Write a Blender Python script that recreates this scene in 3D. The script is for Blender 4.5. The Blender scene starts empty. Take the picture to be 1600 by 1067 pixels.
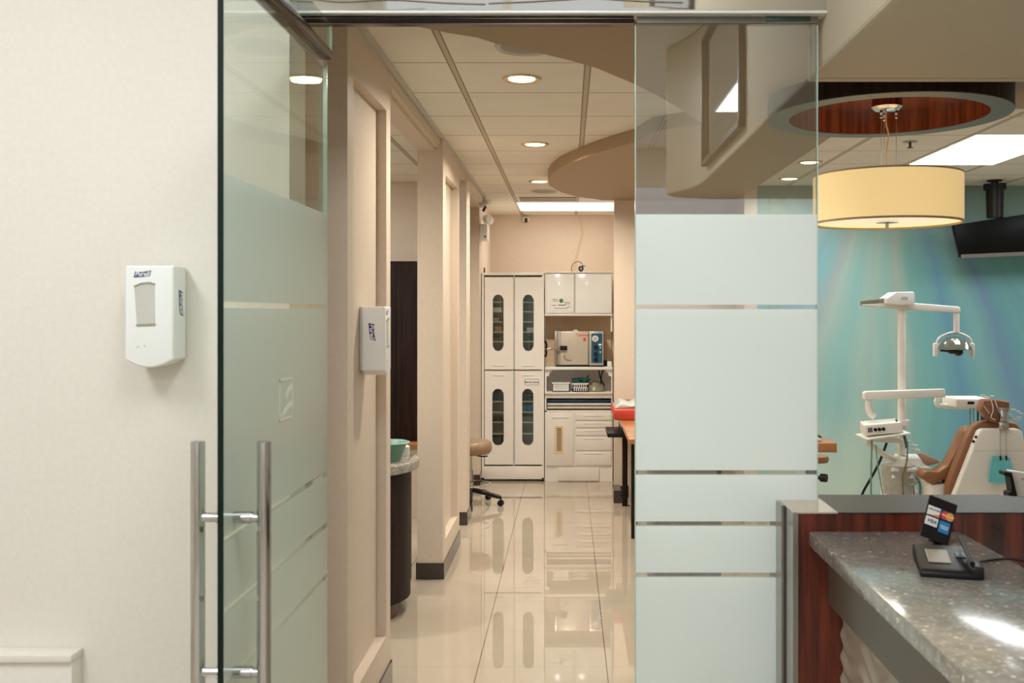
import bpy, bmesh, math, random
from mathutils import Vector, Matrix
random.seed(7)
R = math.radians
scene = bpy.context.scene
COL = scene.collection
F = 1571.0            # focal length in pixels at 1600 wide
CAM_H = 1.65
UP, VP = 888.0, 488.0 # vanishing point of the corridor

# ------------------------------------------------------------------ camera
cam_d = bpy.data.cameras.new('camera')
cam = bpy.data.objects.new('camera', cam_d); COL.objects.link(cam)
cam.location = (0, 0, CAM_H); cam.rotation_euler = (R(90), 0, 0)
cam_d.sensor_width = 36; cam_d.lens = 36 * F / 1600
cam_d.shift_x = -(UP - 800) / 1600; cam_d.shift_y = -(533.5 - VP) / 1600
cam_d.clip_start = 0.05
cam_d.dof.use_dof = True; cam_d.dof.focus_distance = 6.5; cam_d.dof.aperture_fstop = 6.3
scene.camera = cam
# ------------------------------------------------------------------ world, exposure
w = bpy.data.worlds.new('world'); scene.world = w; w.use_nodes = True
bg = w.node_tree.nodes['Background']
bg.inputs[0].default_value = (0.93, 0.97, 1.0, 1); bg.inputs[1].default_value = 0.7
vs = scene.view_settings
vs.view_transform = 'Standard'; vs.look = 'None'; vs.exposure = 0.0; vs.gamma = 1; vs.use_curve_mapping = False
cy = scene.cycles
cy.use_denoising = True
cy.max_bounces = 10; cy.diffuse_bounces = 5; cy.glossy_bounces = 6; cy.transmission_bounces = 8
cy.transparent_max_bounces = 16; cy.sample_clamp_indirect = 6; cy.caustics_reflective = False; cy.caustics_refractive = False
# lamp strengths
DOWN_W, FLUO, LOBBY, SHADE_E, SPOT = 11.0, 11.5, 18.0, 1.5, 20.0

# ------------------------------------------------------------------ colours and materials
def lin(c):
    return tuple(((v / 255) / 12.92 if v / 255 <= 0.04045 else ((v / 255 + 0.055) / 1.055) ** 2.4) for v in c) + (1,)
MATS = {}
def nodes(name):
    m = bpy.data.materials.new(name); m.use_nodes = True
    return m, m.node_tree.nodes, m.node_tree.links, m.node_tree.nodes['Principled BSDF']
def mat(name, c, rough=0.5, metal=0.0, var=0.06, scale=8, bump=0.0, stretch=(1, 1, 1), coat=0, spec=0.5, c2=None, detail=3):
    if name in MATS: return MATS[name]
    m, n, l, b = nodes(name)
    tc = n.new('ShaderNodeTexCoord'); mp = n.new('ShaderNodeMapping'); mp.inputs['Scale'].default_value = stretch
    no = n.new('ShaderNodeTexNoise'); no.inputs['Scale'].default_value = scale; no.inputs['Detail'].default_value = detail
    cr = n.new('ShaderNodeValToRGB')
    a = lin(c); d = lin(c2) if c2 else tuple(v * (1 - var) for v in a[:3]) + (1,)
    cr.color_ramp.elements[0].position = 0.35; cr.color_ramp.elements[1].position = 0.65
    cr.color_ramp.elements[0].color = d; cr.color_ramp.elements[1].color = a
    l.new(tc.outputs['Object'], mp.inputs[0]); l.new(mp.outputs[0], no.inputs['Vector'])
    l.new(no.outputs['Fac'], cr.inputs[0]); l.new(cr.outputs[0], b.inputs['Base Color'])
    b.inputs['Roughness'].default_value = rough; b.inputs['Metallic'].default_value = metal
    b.inputs['Specular IOR Level'].default_value = spec
    if coat: b.inputs['Coat Weight'].default_value = coat; b.inputs['Coat Roughness'].default_value = 0.05
    if bump:
        bp = n.new('ShaderNodeBump'); bp.inputs['Strength'].default_value = bump; bp.inputs['Distance'].default_value = 0.01
        l.new(no.outputs['Fac'], bp.inputs['Height']); l.new(bp.outputs[0], b.inputs['Normal'])
    MATS[name] = m; return m
def emis(name, c, s):
    if name in MATS: return MATS[name]
    m, n, l, b = nodes(name)
    b.inputs['Base Color'].default_value = lin(c); b.inputs['Emission Color'].default_value = lin(c)
    b.inputs['Emission Strength'].default_value = s; MATS[name] = m; return m
def mth(n, l, op, a, b=None, c=None):
    x = n.new('ShaderNodeMath'); x.operation = op
    for i, v in enumerate((a, b, c)):
        if v is None: continue
        if isinstance(v, (int, float)): x.inputs[i].default_value = v
        else: l.new(v, x.inputs[i])
    return x.outputs[0]

def glass_mat(name, tint, refl_ior, frost_bands=None, frost_c=(214, 226, 219), see=0.12):
    """Clear architectural glass; frosted film where z is inside the bands."""
    m = bpy.data.materials.new(name); m.use_nodes = True
    n, l = m.node_tree.nodes, m.node_tree.links
    for x in list(n): n.remove(x)
    out = n.new('ShaderNodeOutputMaterial')
    tr = n.new('ShaderNodeBsdfTransparent'); tr.inputs[0].default_value = lin(tint)
    gl = n.new('ShaderNodeBsdfGlossy'); gl.inputs['Roughness'].default_value = 0.0
    gg = n.new('ShaderNodeNewGeometry'); dt = n.new('ShaderNodeVectorMath'); dt.operation = 'DOT_PRODUCT'
    l.new(gg.outputs['Normal'], dt.inputs[0]); l.new(gg.outputs['Incoming'], dt.inputs[1])
    cs = mth(n, l, 'SUBTRACT', 1.0, mth(n, l, 'ABSOLUTE', dt.outputs['Value'])); r0 = ((refl_ior - 1) / (refl_ior + 1)) ** 2
    schlick = mth(n, l, 'ADD', mth(n, l, 'MULTIPLY', mth(n, l, 'POWER', cs, 5.0), 1 - r0), r0)
    mix = n.new('ShaderNodeMixShader')
    l.new(schlick, mix.inputs[0]); l.new(tr.outputs[0], mix.inputs[1]); l.new(gl.outputs[0], mix.inputs[2])
    top = mix.outputs[0]
    if frost_bands:
        geo = n.new('ShaderNodeNewGeometry'); sep = n.new('ShaderNodeSeparateXYZ'); l.new(geo.outputs['Position'], sep.inputs[0])
        z = sep.outputs['Z']; acc = None
        for z0, z1 in frost_bands:
            a = mth(n, l, 'GREATER_THAN', z, z0); b_ = mth(n, l, 'LESS_THAN', z, z1)
            v = mth(n, l, 'MULTIPLY', a, b_); acc = v if acc is None else mth(n, l, 'ADD', acc, v)
        df = n.new('ShaderNodeBsdfDiffuse'); df.inputs[0].default_value = lin(frost_c)
        tl = n.new('ShaderNodeBsdfTranslucent'); tl.inputs[0].default_value = lin(frost_c)
        m1 = n.new('ShaderNodeMixShader'); m1.inputs[0].default_value = 0.15
        l.new(df.outputs[0], m1.inputs[1]); l.new(tl.outputs[0], m1.inputs[2])
        t2 = n.new('ShaderNodeBsdfTransparent'); t2.inputs[0].default_value = lin(tint)
        m2 = n.new('ShaderNodeMixShader'); m2.inputs[0].default_value = see
        l.new(m1.outputs[0], m2.inputs[1]); l.new(t2.outputs[0], m2.inputs[2])
        g2 = n.new('ShaderNodeBsdfGlossy'); g2.inputs['Roughness'].default_value = 0.22
        m3 = n.new('ShaderNodeMixShader'); l.new(mth(n, l, 'ADD', mth(n, l, 'MULTIPLY', mth(n, l, 'POWER', cs, 5.0), 0.9), 0.03), m3.inputs[0]); l.new(m2.outputs[0], m3.inputs[1]); l.new(g2.outputs[0], m3.inputs[2])
        mm = n.new('ShaderNodeMixShader'); l.new(acc, mm.inputs[0]); l.new(top, mm.inputs[1]); l.new(m3.outputs[0], mm.inputs[2])
        top = mm.outputs[0]
    l.new(top, out.inputs[0]); MATS[name] = m; return m

def wood(name, c, c2, rough=0.25, scale=3, stretch=(14, 14, 0.9), coat=0.4):
    return mat(name, c, rough, 0, 0, scale, 0, stretch, coat, 0.5, c2, 8)

wall_m = mat('cream_wall_paint', (230, 223, 212), 0.6, var=0.03, scale=60, bump=0.05)
hall_m = mat('tan_wall_paint', (216, 200, 181), 0.5, var=0.04, scale=50, bump=0.05)
soff_m = mat('taupe_soffit_paint', (164, 141, 110), 0.6, var=0.03, scale=40)
bulk_m = mat('pale_bulkhead_paint', (200, 186, 163), 0.6, var=0.03, scale=40)
white_m = mat('white_enamel', (240, 236, 229), 0.25, var=0.02, coat=0.3)
plast_m = mat('white_plastic', (240, 240, 236), 0.3, var=0.01)
greyp_m = mat('grey_plastic', (196, 193, 184), 0.4, var=0.05)
black_m = mat('black_plastic', (22, 21, 22), 0.4, var=0.2, spec=.3)
chrome_m = mat('polished_chrome', (205, 203, 200), 0.08, 1.0, var=0.02)
steel_m = mat('brushed_steel', (176, 172, 166), 0.3, 1.0, var=0.08, scale=20, stretch=(30, 30, 1))
bronze_m = mat('dark_bronze', (78, 60, 48), 0.25, 0.85, var=0.1)
base_m = mat('dark_rubber_baseboard', (62, 50, 46), 0.25, var=0.15, coat=0.3)
redwood_m = wood('red_mahogany', (112, 44, 26), (48, 17, 11), 0.25)
ringwood_m = wood('glossy_red_wood', (142, 78, 50), (92, 44, 28), 0.2)
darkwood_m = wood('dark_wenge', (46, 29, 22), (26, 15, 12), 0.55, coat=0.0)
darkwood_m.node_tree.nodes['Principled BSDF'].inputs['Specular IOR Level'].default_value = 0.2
orange_m = wood('honey_wood', (186, 126, 72), (160, 104, 56), 0.3, stretch=(1, 1, 1))
tan_m = mat('tan_vinyl', (146, 100, 64), 0.4, var=0.12, scale=6)
led_m = mat('grey_satin_ledge', (76, 74, 64), 0.45, var=0.08, scale=30, spec=.25)
bronzeband_m = mat('taupe_support_band', (104, 92, 78), 0.35, 0.3, var=0.06)
teal_m = mat('teal_plastic', (98, 140, 124), 0.4, var=0.08)
bib_m = mat('teal_paper', (112, 206, 214), 0.7, var=0.1, scale=20)
redp_m = mat('red_plastic', (205, 70, 50), 0.4, var=0.1)
wire_m = mat('wire_metal', (190, 180, 160), 0.3, 0.8)
fluo_m = emis('fluorescent_diffuser', (246, 251, 255), FLUO)
lobbyl_m = emis('lobby_light_diffuser', (244, 250, 255), LOBBY)
down_m = emis('downlight_lamp', (255, 226, 176), DOWN_W)

def granite():
    m, n, l, b = nodes('grey_quartz')
    tc = n.new('ShaderNodeTexCoord')
    v = n.new('ShaderNodeTexVoronoi'); v.inputs['Scale'].default_value = 105
    v2 = n.new('ShaderNodeTexVoronoi'); v2.inputs['Scale'].default_value = 45
    no = n.new('ShaderNodeTexNoise'); no.inputs['Scale'].default_value = 40; no.inputs['Detail'].default_value = 6
    for x in (v, v2, no): l.new(tc.outputs['Object'], x.inputs['Vector'])
    cr = n.new('ShaderNodeValToRGB'); e = cr.color_ramp.elements
    e[0].position = 0.3; e[0].color = lin((134, 129, 118)); e[1].position = 0.7; e[1].color = lin((164, 158, 147))
    l.new(no.outputs['Fac'], cr.inputs[0])
    sel = n.new('ShaderNodeSeparateColor'); l.new(v.outputs['Color'], sel.inputs[0])
    k = mth(n, l, 'MULTIPLY', mth(n, l, 'GREATER_THAN', sel.outputs[0], 0.72), mth(n, l, 'LESS_THAN', v.outputs['Distance'], 0.42))
    s2 = n.new('ShaderNodeSeparateColor'); l.new(v2.outputs['Color'], s2.inputs[0])
    k2 = mth(n, l, 'MULTIPLY', mth(n, l, 'GREATER_THAN', s2.outputs[1], 0.8), mth(n, l, 'LESS_THAN', v2.outputs['Distance'], 0.25))
    mx = n.new('ShaderNodeMixRGB'); l.new(mth(n, l, 'MULTIPLY', k, 0.75), mx.inputs[0]); l.new(cr.outputs[0], mx.inputs[1]); mx.inputs[2].default_value = lin((196, 188, 172))
    m2 = n.new('ShaderNodeMixRGB'); l.new(mth(n, l, 'MULTIPLY', k2, 0.95), m2.inputs[0]); l.new(mx.outputs[0], m2.inputs[1]); m2.inputs[2].default_value = lin((226, 218, 202))
    l.new(m2.outputs[0], b.inputs['Base Color']); b.inputs['Roughness'].default_value = 0.12
    return m
granite_m = granite()

def grid_material(name, base, line, sx, ox, sy, oy, wx, wy, rough, edge=None, spec=0.5, bumpy=0.0):
    """tiles: lines running along Y at x = ox + k*sx and along X at y = oy + k*sy."""
    m, n, l, b = nodes(name)
    geo = n.new('ShaderNodeNewGeometry'); sep = n.new('ShaderNodeSeparateXYZ'); l.new(geo.outputs['Position'], sep.inputs[0])
    def dist(coord, o, s):
        t = mth(n, l, 'DIVIDE', mth(n, l, 'SUBTRACT', coord, o), s)
        fr = mth(n, l, 'FRACT', mth(n, l, 'ADD', t, 0.5))
        return mth(n, l, 'MULTIPLY', mth(n, l, 'ABSOLUTE', mth(n, l, 'SUBTRACT', fr, 0.5)), s)
    dx, dy = dist(sep.outputs['X'], ox, sx), dist(sep.outputs['Y'], oy, sy)
    lx, ly = mth(n, l, 'LESS_THAN', dx, wx), mth(n, l, 'LESS_THAN', dy, wy)
    no = n.new('ShaderNodeTexNoise'); no.inputs['Scale'].default_value = 3; no.inputs['Detail'].default_value = 5
    l.new(geo.outputs['Position'], no.inputs['Vector'])
    cr = n.new('ShaderNodeValToRGB'); a = lin(base); e = cr.color_ramp.elements
    e[0].position = 0.3; e[1].position = 0.7; e[0].color = tuple(v * .93 for v in a[:3]) + (1,); e[1].color = a
    l.new(no.outputs['Fac'], cr.inputs[0]); col = cr.outputs[0]
    def mixc(fac, col, c):
        x = n.new('ShaderNodeMixRGB'); l.new(fac, x.inputs[0]); l.new(col, x.inputs[1]); x.inputs[2].default_value = lin(c); return x.outputs[0]
    if edge:   # dark shadow gap either side of the light T bar
        gx = mth(n, l, 'LESS_THAN', dx, wx + 0.006); gy = mth(n, l, 'LESS_THAN', dy, wy + 0.003)
        col = mixc(mth(n, l, 'MAXIMUM', gx, gy), col, edge)
        col = mixc(mth(n, l, 'MAXIMUM', lx, ly), col, line)
    else:
        col = mixc(mth(n, l, 'MULTIPLY', ly, 0.35), col, line); col = mixc(lx, col, line)
    l.new(col, b.inputs['Base Color']); b.inputs['Roughness'].default_value = rough; b.inputs['Specular IOR Level'].default_value = spec
    if bumpy:
        bp = n.new('ShaderNodeBump'); bp.inputs['Strength'].default_value = bumpy; bp.inputs['Distance'].default_value = 0.01
        l.new(no.outputs['Fac'], bp.inputs['Height']); l.new(bp.outputs[0], b.inputs['Normal'])
    if spec >= 1.0: b.inputs['IOR'].default_value = 1.65
    return m
floor_m = grid_material('polished_floor_tile', (186, 173, 153), (96, 74, 56), 0.598, -0.42, 0.535, 5.75, 0.0022, 0.0018, 0.015, None, 1.0)
ceil_m = grid_material('acoustic_ceiling_tile', (232, 227, 214), (192, 180, 162), 0.594, -0.509, 0.594, 4.35, 0.010, 0.003, 0.8, (138, 120, 98))
lceil_m = grid_material('lobby_ceiling_tile', (240, 240, 236), (246, 246, 244), 0.61, 0.2, 0.61, 0.1, 0.012, 0.012, 0.6, (120, 112, 100))

def mural():
    m, n, l, b = nodes('teal_light_ray_mural')
    geo = n.new('ShaderNodeNewGeometry'); sep = n.new('ShaderNodeSeparateXYZ'); l.new(geo.outputs['Position'], sep.inputs[0])
    no = n.new('ShaderNodeTexNoise'); no.inputs['Scale'].default_value = 0.9; no.inputs['Detail'].default_value = 3
    l.new(geo.outputs['Position'], no.inputs['Vector'])
    dx = mth(n, l, 'SUBTRACT', sep.outputs['X'], 2.79); dz = mth(n, l, 'SUBTRACT', 3.5, sep.outputs['Z'])
    th = mth(n, l, 'ARCTAN2', dx, dz)
    th = mth(n, l, 'ADD', th, mth(n, l, 'MULTIPLY', mth(n, l, 'SUBTRACT', no.outputs['Fac'], 0.5), 0.16))
    t = mth(n, l, 'DIVIDE', mth(n, l, 'ADD', th, R(32)), R(64))
    cr = n.new('ShaderNodeValToRGB'); cr.color_ramp.interpolation = 'B_SPLINE'; e = cr.color_ramp.elements
    stops = [(-32, (110, 160, 166)), (-26, (92, 136, 176)), (-22, (108, 166, 176)), (-19, (150, 152, 166)), (-16, (172, 188, 178)), (-12, (122, 176, 180)),
             (-9, (150, 184, 178)), (-6, (172, 190, 176)), (-3.5, (124, 176, 174)), (-1, (160, 180, 168)), (1, (170, 178, 164)), (3, (116, 170, 166)),
             (7, (98, 162, 162)), (10, (96, 156, 168)), (12.5, (76, 128, 172)), (15, (92, 156, 164)), (18, (124, 170, 168)), (20.5, (100, 152, 164)), (22.5, (98, 112, 166)), (25, (84, 146, 160)), (32, (90, 154, 152))]
    while len(e) > 1: e.remove(e[-1])
    e[0].position = 0; e[0].color = lin(stops[0][1])
    for a, c in stops[1:]:
        x = e.new((a + 32) / 64); x.color = lin(c)
    l.new(t, cr.inputs[0])
    flat_ = n.new('ShaderNodeMixRGB'); flat_.inputs[0].default_value = 0.32; l.new(cr.outputs[0], flat_.inputs[1]); flat_.inputs[2].default_value = lin((122, 170, 170)); cr = flat_
    st = n.new('ShaderNodeCombineXYZ'); l.new(mth(n, l, 'MULTIPLY', th, 22), st.inputs[0]); l.new(mth(n, l, 'MULTIPLY', dz, 0.5), st.inputs[1])
    n2 = n.new('ShaderNodeTexNoise'); n2.inputs['Scale'].default_value = 1.0; n2.inputs['Detail'].default_value = 2; l.new(st.outputs[0], n2.inputs['Vector'])
    mx = n.new('ShaderNodeMixRGB'); mx.blend_type = 'OVERLAY'; mx.inputs[0].default_value = 0.12; l.new(cr.outputs[0], mx.inputs[1]); l.new(n2.outputs['Fac'], mx.inputs[2])
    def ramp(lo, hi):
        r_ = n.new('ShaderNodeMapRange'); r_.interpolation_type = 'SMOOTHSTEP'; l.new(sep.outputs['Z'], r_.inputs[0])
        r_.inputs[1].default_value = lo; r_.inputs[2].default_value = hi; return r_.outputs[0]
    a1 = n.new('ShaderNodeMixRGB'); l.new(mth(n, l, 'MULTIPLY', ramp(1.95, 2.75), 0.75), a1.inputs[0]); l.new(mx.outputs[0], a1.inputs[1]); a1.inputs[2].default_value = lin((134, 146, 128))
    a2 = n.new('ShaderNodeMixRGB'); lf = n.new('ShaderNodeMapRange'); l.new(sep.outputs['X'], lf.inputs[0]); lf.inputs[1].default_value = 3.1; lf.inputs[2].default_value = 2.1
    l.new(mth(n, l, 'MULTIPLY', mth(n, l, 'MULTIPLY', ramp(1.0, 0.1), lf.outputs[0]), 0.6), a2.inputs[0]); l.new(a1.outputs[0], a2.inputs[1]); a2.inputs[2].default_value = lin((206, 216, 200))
    l.new(a2.outputs[0], b.inputs['Base Color']); b.inputs['Roughness'].default_value = 0.5
    return m
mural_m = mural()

# ------------------------------------------------------------------ geometry helpers
def P(px, py, D):
    return Vector(((px - UP) * D / F, D, CAM_H + (VP - py) * D / F))
def X(px, D): return (px - UP) * D / F
def Z(py, D): return CAM_H + (VP - py) * D / F

class MB:
    def __init__(s): s.bm = bmesh.new()
    def merge(s, b2):
        me = bpy.data.meshes.new('t'); b2.to_mesh(me); s.bm.from_mesh(me); bpy.data.meshes.remove(me); b2.free(); return s
    def box(s, x0, x1, y0, y1, z0, z1, bev=0, seg=2):
        b = bmesh.new(); bmesh.ops.create_cube(b, size=1)
        bmesh.ops.scale(b, vec=(abs(x1 - x0), abs(y1 - y0), abs(z1 - z0)), verts=b.verts)
        bmesh.ops.translate(b, vec=((x0 + x1) / 2, (y0 + y1) / 2, (z0 + z1) / 2), verts=b.verts)
        if bev: bmesh.ops.bevel(b, geom=b.edges[:], offset=bev, segments=seg, affect='EDGES', profile=0.5)
        return s.merge(b)
    def prism(s, pts, axis, a0, a1, bev=0, seg=2):
        """polygon pts in the plane normal to axis, extruded a0..a1. pts: y:(x,z) z:(x,y) x:(y,z)"""
        b = bmesh.new()
        def v(p, a): return {'y': (p[0], a, p[1]), 'z': (p[0], p[1], a), 'x': (a, p[0], p[1])}[axis]
        A = [b.verts.new(v(p, a0)) for p in pts]; B = [b.verts.new(v(p, a1)) for p in pts]
        b.faces.new(A); b.faces.new(B[::-1])
        for i in range(len(pts)):
            j = (i + 1) % len(pts); b.faces.new((A[i], B[i], B[j], A[j]))
        bmesh.ops.recalc_face_normals(b, faces=b.faces)
        if bev: bmesh.ops.bevel(b, geom=b.edges[:], offset=bev, segments=seg, affect='EDGES', profile=0.5, clamp_overlap=True)
        return s.merge(b)
    def cyl(s, p, q, r, r2=None, seg=24, caps=True):
        p, q = Vector(p), Vector(q); d = q - p; b = bmesh.new()
        bmesh.ops.create_cone(b, cap_ends=caps, segments=seg, radius1=r, radius2=r if r2 is None else r2, depth=d.length)
        rot = d.to_track_quat('Z', 'Y').to_matrix().to_4x4()
        bmesh.ops.transform(b, matrix=Matrix.Translation((p + q) / 2) @ rot, verts=b.verts)
        return s.merge(b)
    def sph(s, c, r, sc=(1, 1, 1), seg=20):
        b = bmesh.new(); bmesh.ops.create_uvsphere(b, u_segments=seg, v_segments=seg // 2, radius=r)
        bmesh.ops.scale(b, vec=sc, verts=b.verts); bmesh.ops.translate(b, vec=c, verts=b.verts); return s.merge(b)
    def lathe(s, prof, c=(0, 0, 0), seg=40, close=False):
        b = bmesh.new(); rings = []
        for r, z in prof:
            rings.append([b.verts.new((c[0] + r * math.cos(2 * math.pi * k / seg), c[1] + r * math.sin(2 * math.pi * k / seg), c[2] + z)) for k in range(seg)])
        m = len(rings)
        for i in range(m if close else m - 1):
            a, d = rings[i], rings[(i + 1) % m]
            for k in range(seg):
                b.faces.new((a[k], a[(k + 1) % seg], d[(k + 1) % seg], d[k]))
        if not close:
            b.faces.new(rings[0][::-1]); b.faces.new(rings[-1])
        bmesh.ops.recalc_face_normals(b, faces=b.faces)
        return s.merge(b)
    def tube(s, pts, r, seg=8, smooth=4):
        pts = [Vector(p) for p in pts]
        if smooth and len(pts) > 2:   # Catmull-Rom
            o = []; q = [pts[0]] + pts + [pts[-1]]
            for i in range(1, len(q) - 2):
                for k in range(smooth):
                    t = k / smooth; a, b_, c, d = q[i - 1], q[i], q[i + 1], q[i + 2]
                    o.append(0.5 * ((2 * b_) + (c - a) * t + (2 * a - 5 * b_ + 4 * c - d) * t * t + (3 * b_ - a - 3 * c + d) * t ** 3))
            pts = o + [pts[-1]]
        b = bmesh.new(); rings = []; ref = None
        for i, p in enumerate(pts):
            t = (pts[min(i + 1, len(pts) - 1)] - pts[max(i - 1, 0)]).normalized()
            if ref is None: ref = t.orthogonal().normalized()
            ref = (ref - t * ref.dot(t)).normalized(); u = t.cross(ref)
            rr = r[i * (len(r) - 1) // max(1, len(pts) - 1)] if isinstance(r, (list, tuple)) else r
            rings.append([b.verts.new(p + rr * (ref * math.cos(2 * math.pi * k / seg) + u * math.sin(2 * math.pi * k / seg))) for k in range(seg)])
        for a, d in zip(rings, rings[1:]):
            for k in range(seg): b.faces.new((a[k], a[(k + 1) % seg], d[(k + 1) % seg], d[k]))
        b.faces.new(rings[0][::-1]); b.faces.new(rings[-1])
        return s.merge(b)
    def holed(s, x0, x1, z0, z1, hole, y0, y1):
        """panel with a stadium-shaped hole. hole = (cx, cz, half_w, half_h)"""
        cx, cz, hw, hh = hole; b = bmesh.new(); angs = [2 * math.pi * k / 56 for k in range(56)]
        angs += [math.atan2(zz - cz, xx - cx) % (2 * math.pi) for xx in (x0, x1) for zz in (z0, z1)]; angs = sorted(set(round(a, 6) for a in angs))
        def inner(a):
            dx, dz = math.cos(a), math.sin(a)
            if abs(dx) > 1e-9:
                t = hw / abs(dx)
                if abs(t * dz) <= hh - hw: return (cx + t * dx, cz + t * dz)
            c = (hh - hw) * (1 if dz > 0 else -1); B = dz * c; t = B + math.sqrt(max(0, B * B - (c * c - hw * hw)))
            return (cx + t * dx, cz + t * dz)
        def outer(a):
            dx, dz = math.cos(a), math.sin(a); t = 1e9
            if dx > 1e-9: t = min(t, (x1 - cx) / dx)
            if dx < -1e-9: t = min(t, (x0 - cx) / dx)
            if dz > 1e-9: t = min(t, (z1 - cz) / dz)
            if dz < -1e-9: t = min(t, (z0 - cz) / dz)
            return (cx + t * dx, cz + t * dz)
        L = []
        for f in (inner, outer):
            for y in (y0, y1): L.append([b.verts.new((f(a)[0], y, f(a)[1])) for a in angs])
        i0, i1, o0, o1 = L; N = len(angs)
        for k in range(N):
            j = (k + 1) % N
            for q in ((i0[k], i0[j], o0[j], o0[k]), (i1[k], o1[k], o1[j], i1[j]), (i0[k], i1[k], i1[j], i0[j]), (o0[k], o0[j], o1[j], o1[k])): b.faces.new(q)
        bmesh.ops.recalc_face_normals(b, faces=b.faces)
        return s.merge(b)
    def build(s, name, m, parent=None, smooth=35, local=False):
        me = bpy.data.meshes.new(name); bm = s.bm
        org = Vector((0, 0, 0))
        if parent is not None:
            if not local: org = WORLD[parent.name]
        else:
            xs = [v.co for v in bm.verts]
            org = Vector(((min(v.x for v in xs) + max(v.x for v in xs)) / 2, (min(v.y for v in xs) + max(v.y for v in xs)) / 2, min(v.z for v in xs)))
        if org.length: bmesh.ops.translate(bm, vec=-org, verts=bm.verts)
        if smooth:
            for f in bm.faces: f.smooth = True
            for e in bm.edges:
                if len(e.link_faces) == 2: e.smooth = e.calc_face_angle(0) < R(smooth)
        bm.to_mesh(me); bm.free(); me.materials.append(m)
        o = bpy.data.objects.new(name, me); COL.objects.link(o)
        if parent is not None: o.parent = parent; WORLD[o.name] = Vector(org)
        else: o.location = org; WORLD[o.name] = Vector(org)
        return o
WORLD = {}
def thing(name, loc, label, cat, group=None):
    o = bpy.data.objects.new(name, None); COL.objects.link(o); o.location = loc; o.empty_display_size = 0.1
    WORLD[o.name] = Vector(loc); return tag(o, label, cat, group)
def tag(o, label, cat, group=None, kind=None):
    o['label'] = label; o['category'] = cat
    if group: o['group'] = group
    if kind: o['kind'] = kind
    return o
def struct(o): o['kind'] = 'structure'; return o
def text(s, size, m, parent, mtx, name='lettering', local=True, align='CENTER', ext=0.0004, sx=1.0, bold=0.0, shear=0.0):
    cu = bpy.data.curves.new('t', 'FONT'); cu.body = s; cu.size = size; cu.align_x = align; cu.align_y = 'CENTER'; cu.extrude = ext; cu.offset = bold; cu.shear = shear
    t = bpy.data.objects.new('t', cu); COL.objects.link(t); bpy.context.view_layer.update()
    me = bpy.data.meshes.new_from_object(t.evaluated_get(bpy.context.evaluated_depsgraph_get()))
    bpy.data.objects.remove(t); bpy.data.curves.remove(cu)
    me.transform(mtx @ Matrix.Diagonal((sx, 1, 1, 1)))
    if parent is not None and not local: me.transform(Matrix.Translation(-WORLD[parent.name]))
    me.materials.clear(); me.materials.append(m)
    o = bpy.data.objects.new(name, me); COL.objects.link(o); o.parent = parent; return o
def facing(x, y, z, rz=0, tilt=90, roll=0):
    """matrix putting text in a vertical plane read from -Y, turned rz about Z"""
    return Matrix.Translation((x, y, z)) @ Matrix.Rotation(R(rz), 4, 'Z') @ Matrix.Rotation(R(tilt), 4, 'X') @ Matrix.Rotation(R(roll), 4, 'Z')

# heights above the floor
CZ = CAM_H + 1.08      # corridor ceiling 2.73
LZ = CAM_H + 1.62      # lobby ceiling 3.27
# ================================================================== STRUCTURE
struct(MB().box(-4.2, 6.2, -4.2, 11.5, -0.1, 0).build('floor', floor_m, smooth=0))
struct(MB().box(-4.2, 6.2, 3.0, 11.5, CZ, CZ + 0.08).build('ceiling', ceil_m, smooth=0))
struct(MB().box(-4.2, 6.2, -4.2, 3.0, LZ, LZ + 0.08).build('ceiling_lobby', lceil_m, smooth=0))
struct(MB().box(-4.0, -0.785, 2.83, 3.0, 0, LZ).build('wall_left', wall_m, smooth=0))
struct(MB().box(-0.785, 0.745, 2.97, 3.07, CAM_H + 0.93, LZ).build('wall_front', wall_m, smooth=0))
struct(MB().box(-4.2, -4.0, -4.2, 11.5, 0, LZ).build('wall_left_outer', wall_m, smooth=0))
struct(MB().box(5.6, 5.8, -4.2, 11.5, 0, LZ).build('wall_right', wall_m, smooth=0))
# shopfront behind the camera: posts and sill leave large daylight openings
struct(MB().box(-4, 5.6, -4.2, -4.05, 0, 0.5).box(-4, 5.6, -4.2, -4.05, 2.9, LZ).box(-4, -3.6, -4.2, -4.05, 0, LZ).box(5.2, 5.6, -4.2, -4.05, 0, LZ)
       .box(-1.2, -1.05, -4.2, -4.05, 0, LZ).box(2.0, 2.15, -4.2, -4.05, 0, LZ).build('wall_rear', wall_m, smooth=0))
# bulkhead over the reception desk (rounded far end behind the camera)
pts = [(0.747, 3.1), (0.747, 0.24)]
for k in range(1, 9):
    t = k / 8; pts.append((0.747 - 0.147 * t ** 1.5, 0.24 - 0.52 * t))
pts += [(0.66, -0.42), (0.9, -0.5), (5.6, -0.5), (5.6, 3.1)]
struct(MB().prism(pts, 'z', CAM_H + 0.72, LZ, 0.012, 2).build('wall_bulkhead', bulk_m, smooth=0))
struct(MB().box(0.747, 5.6, 3.1, 3.14, CAM_H + 0.72, CZ + .05).build('ceiling_bulkhead', bulk_m, smooth=0))
struct(MB().box(0.95, 5.6, 3.14, 4.45, CAM_H + 0.9, CZ).build('ceiling_soffit', soff_m, smooth=0))

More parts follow.
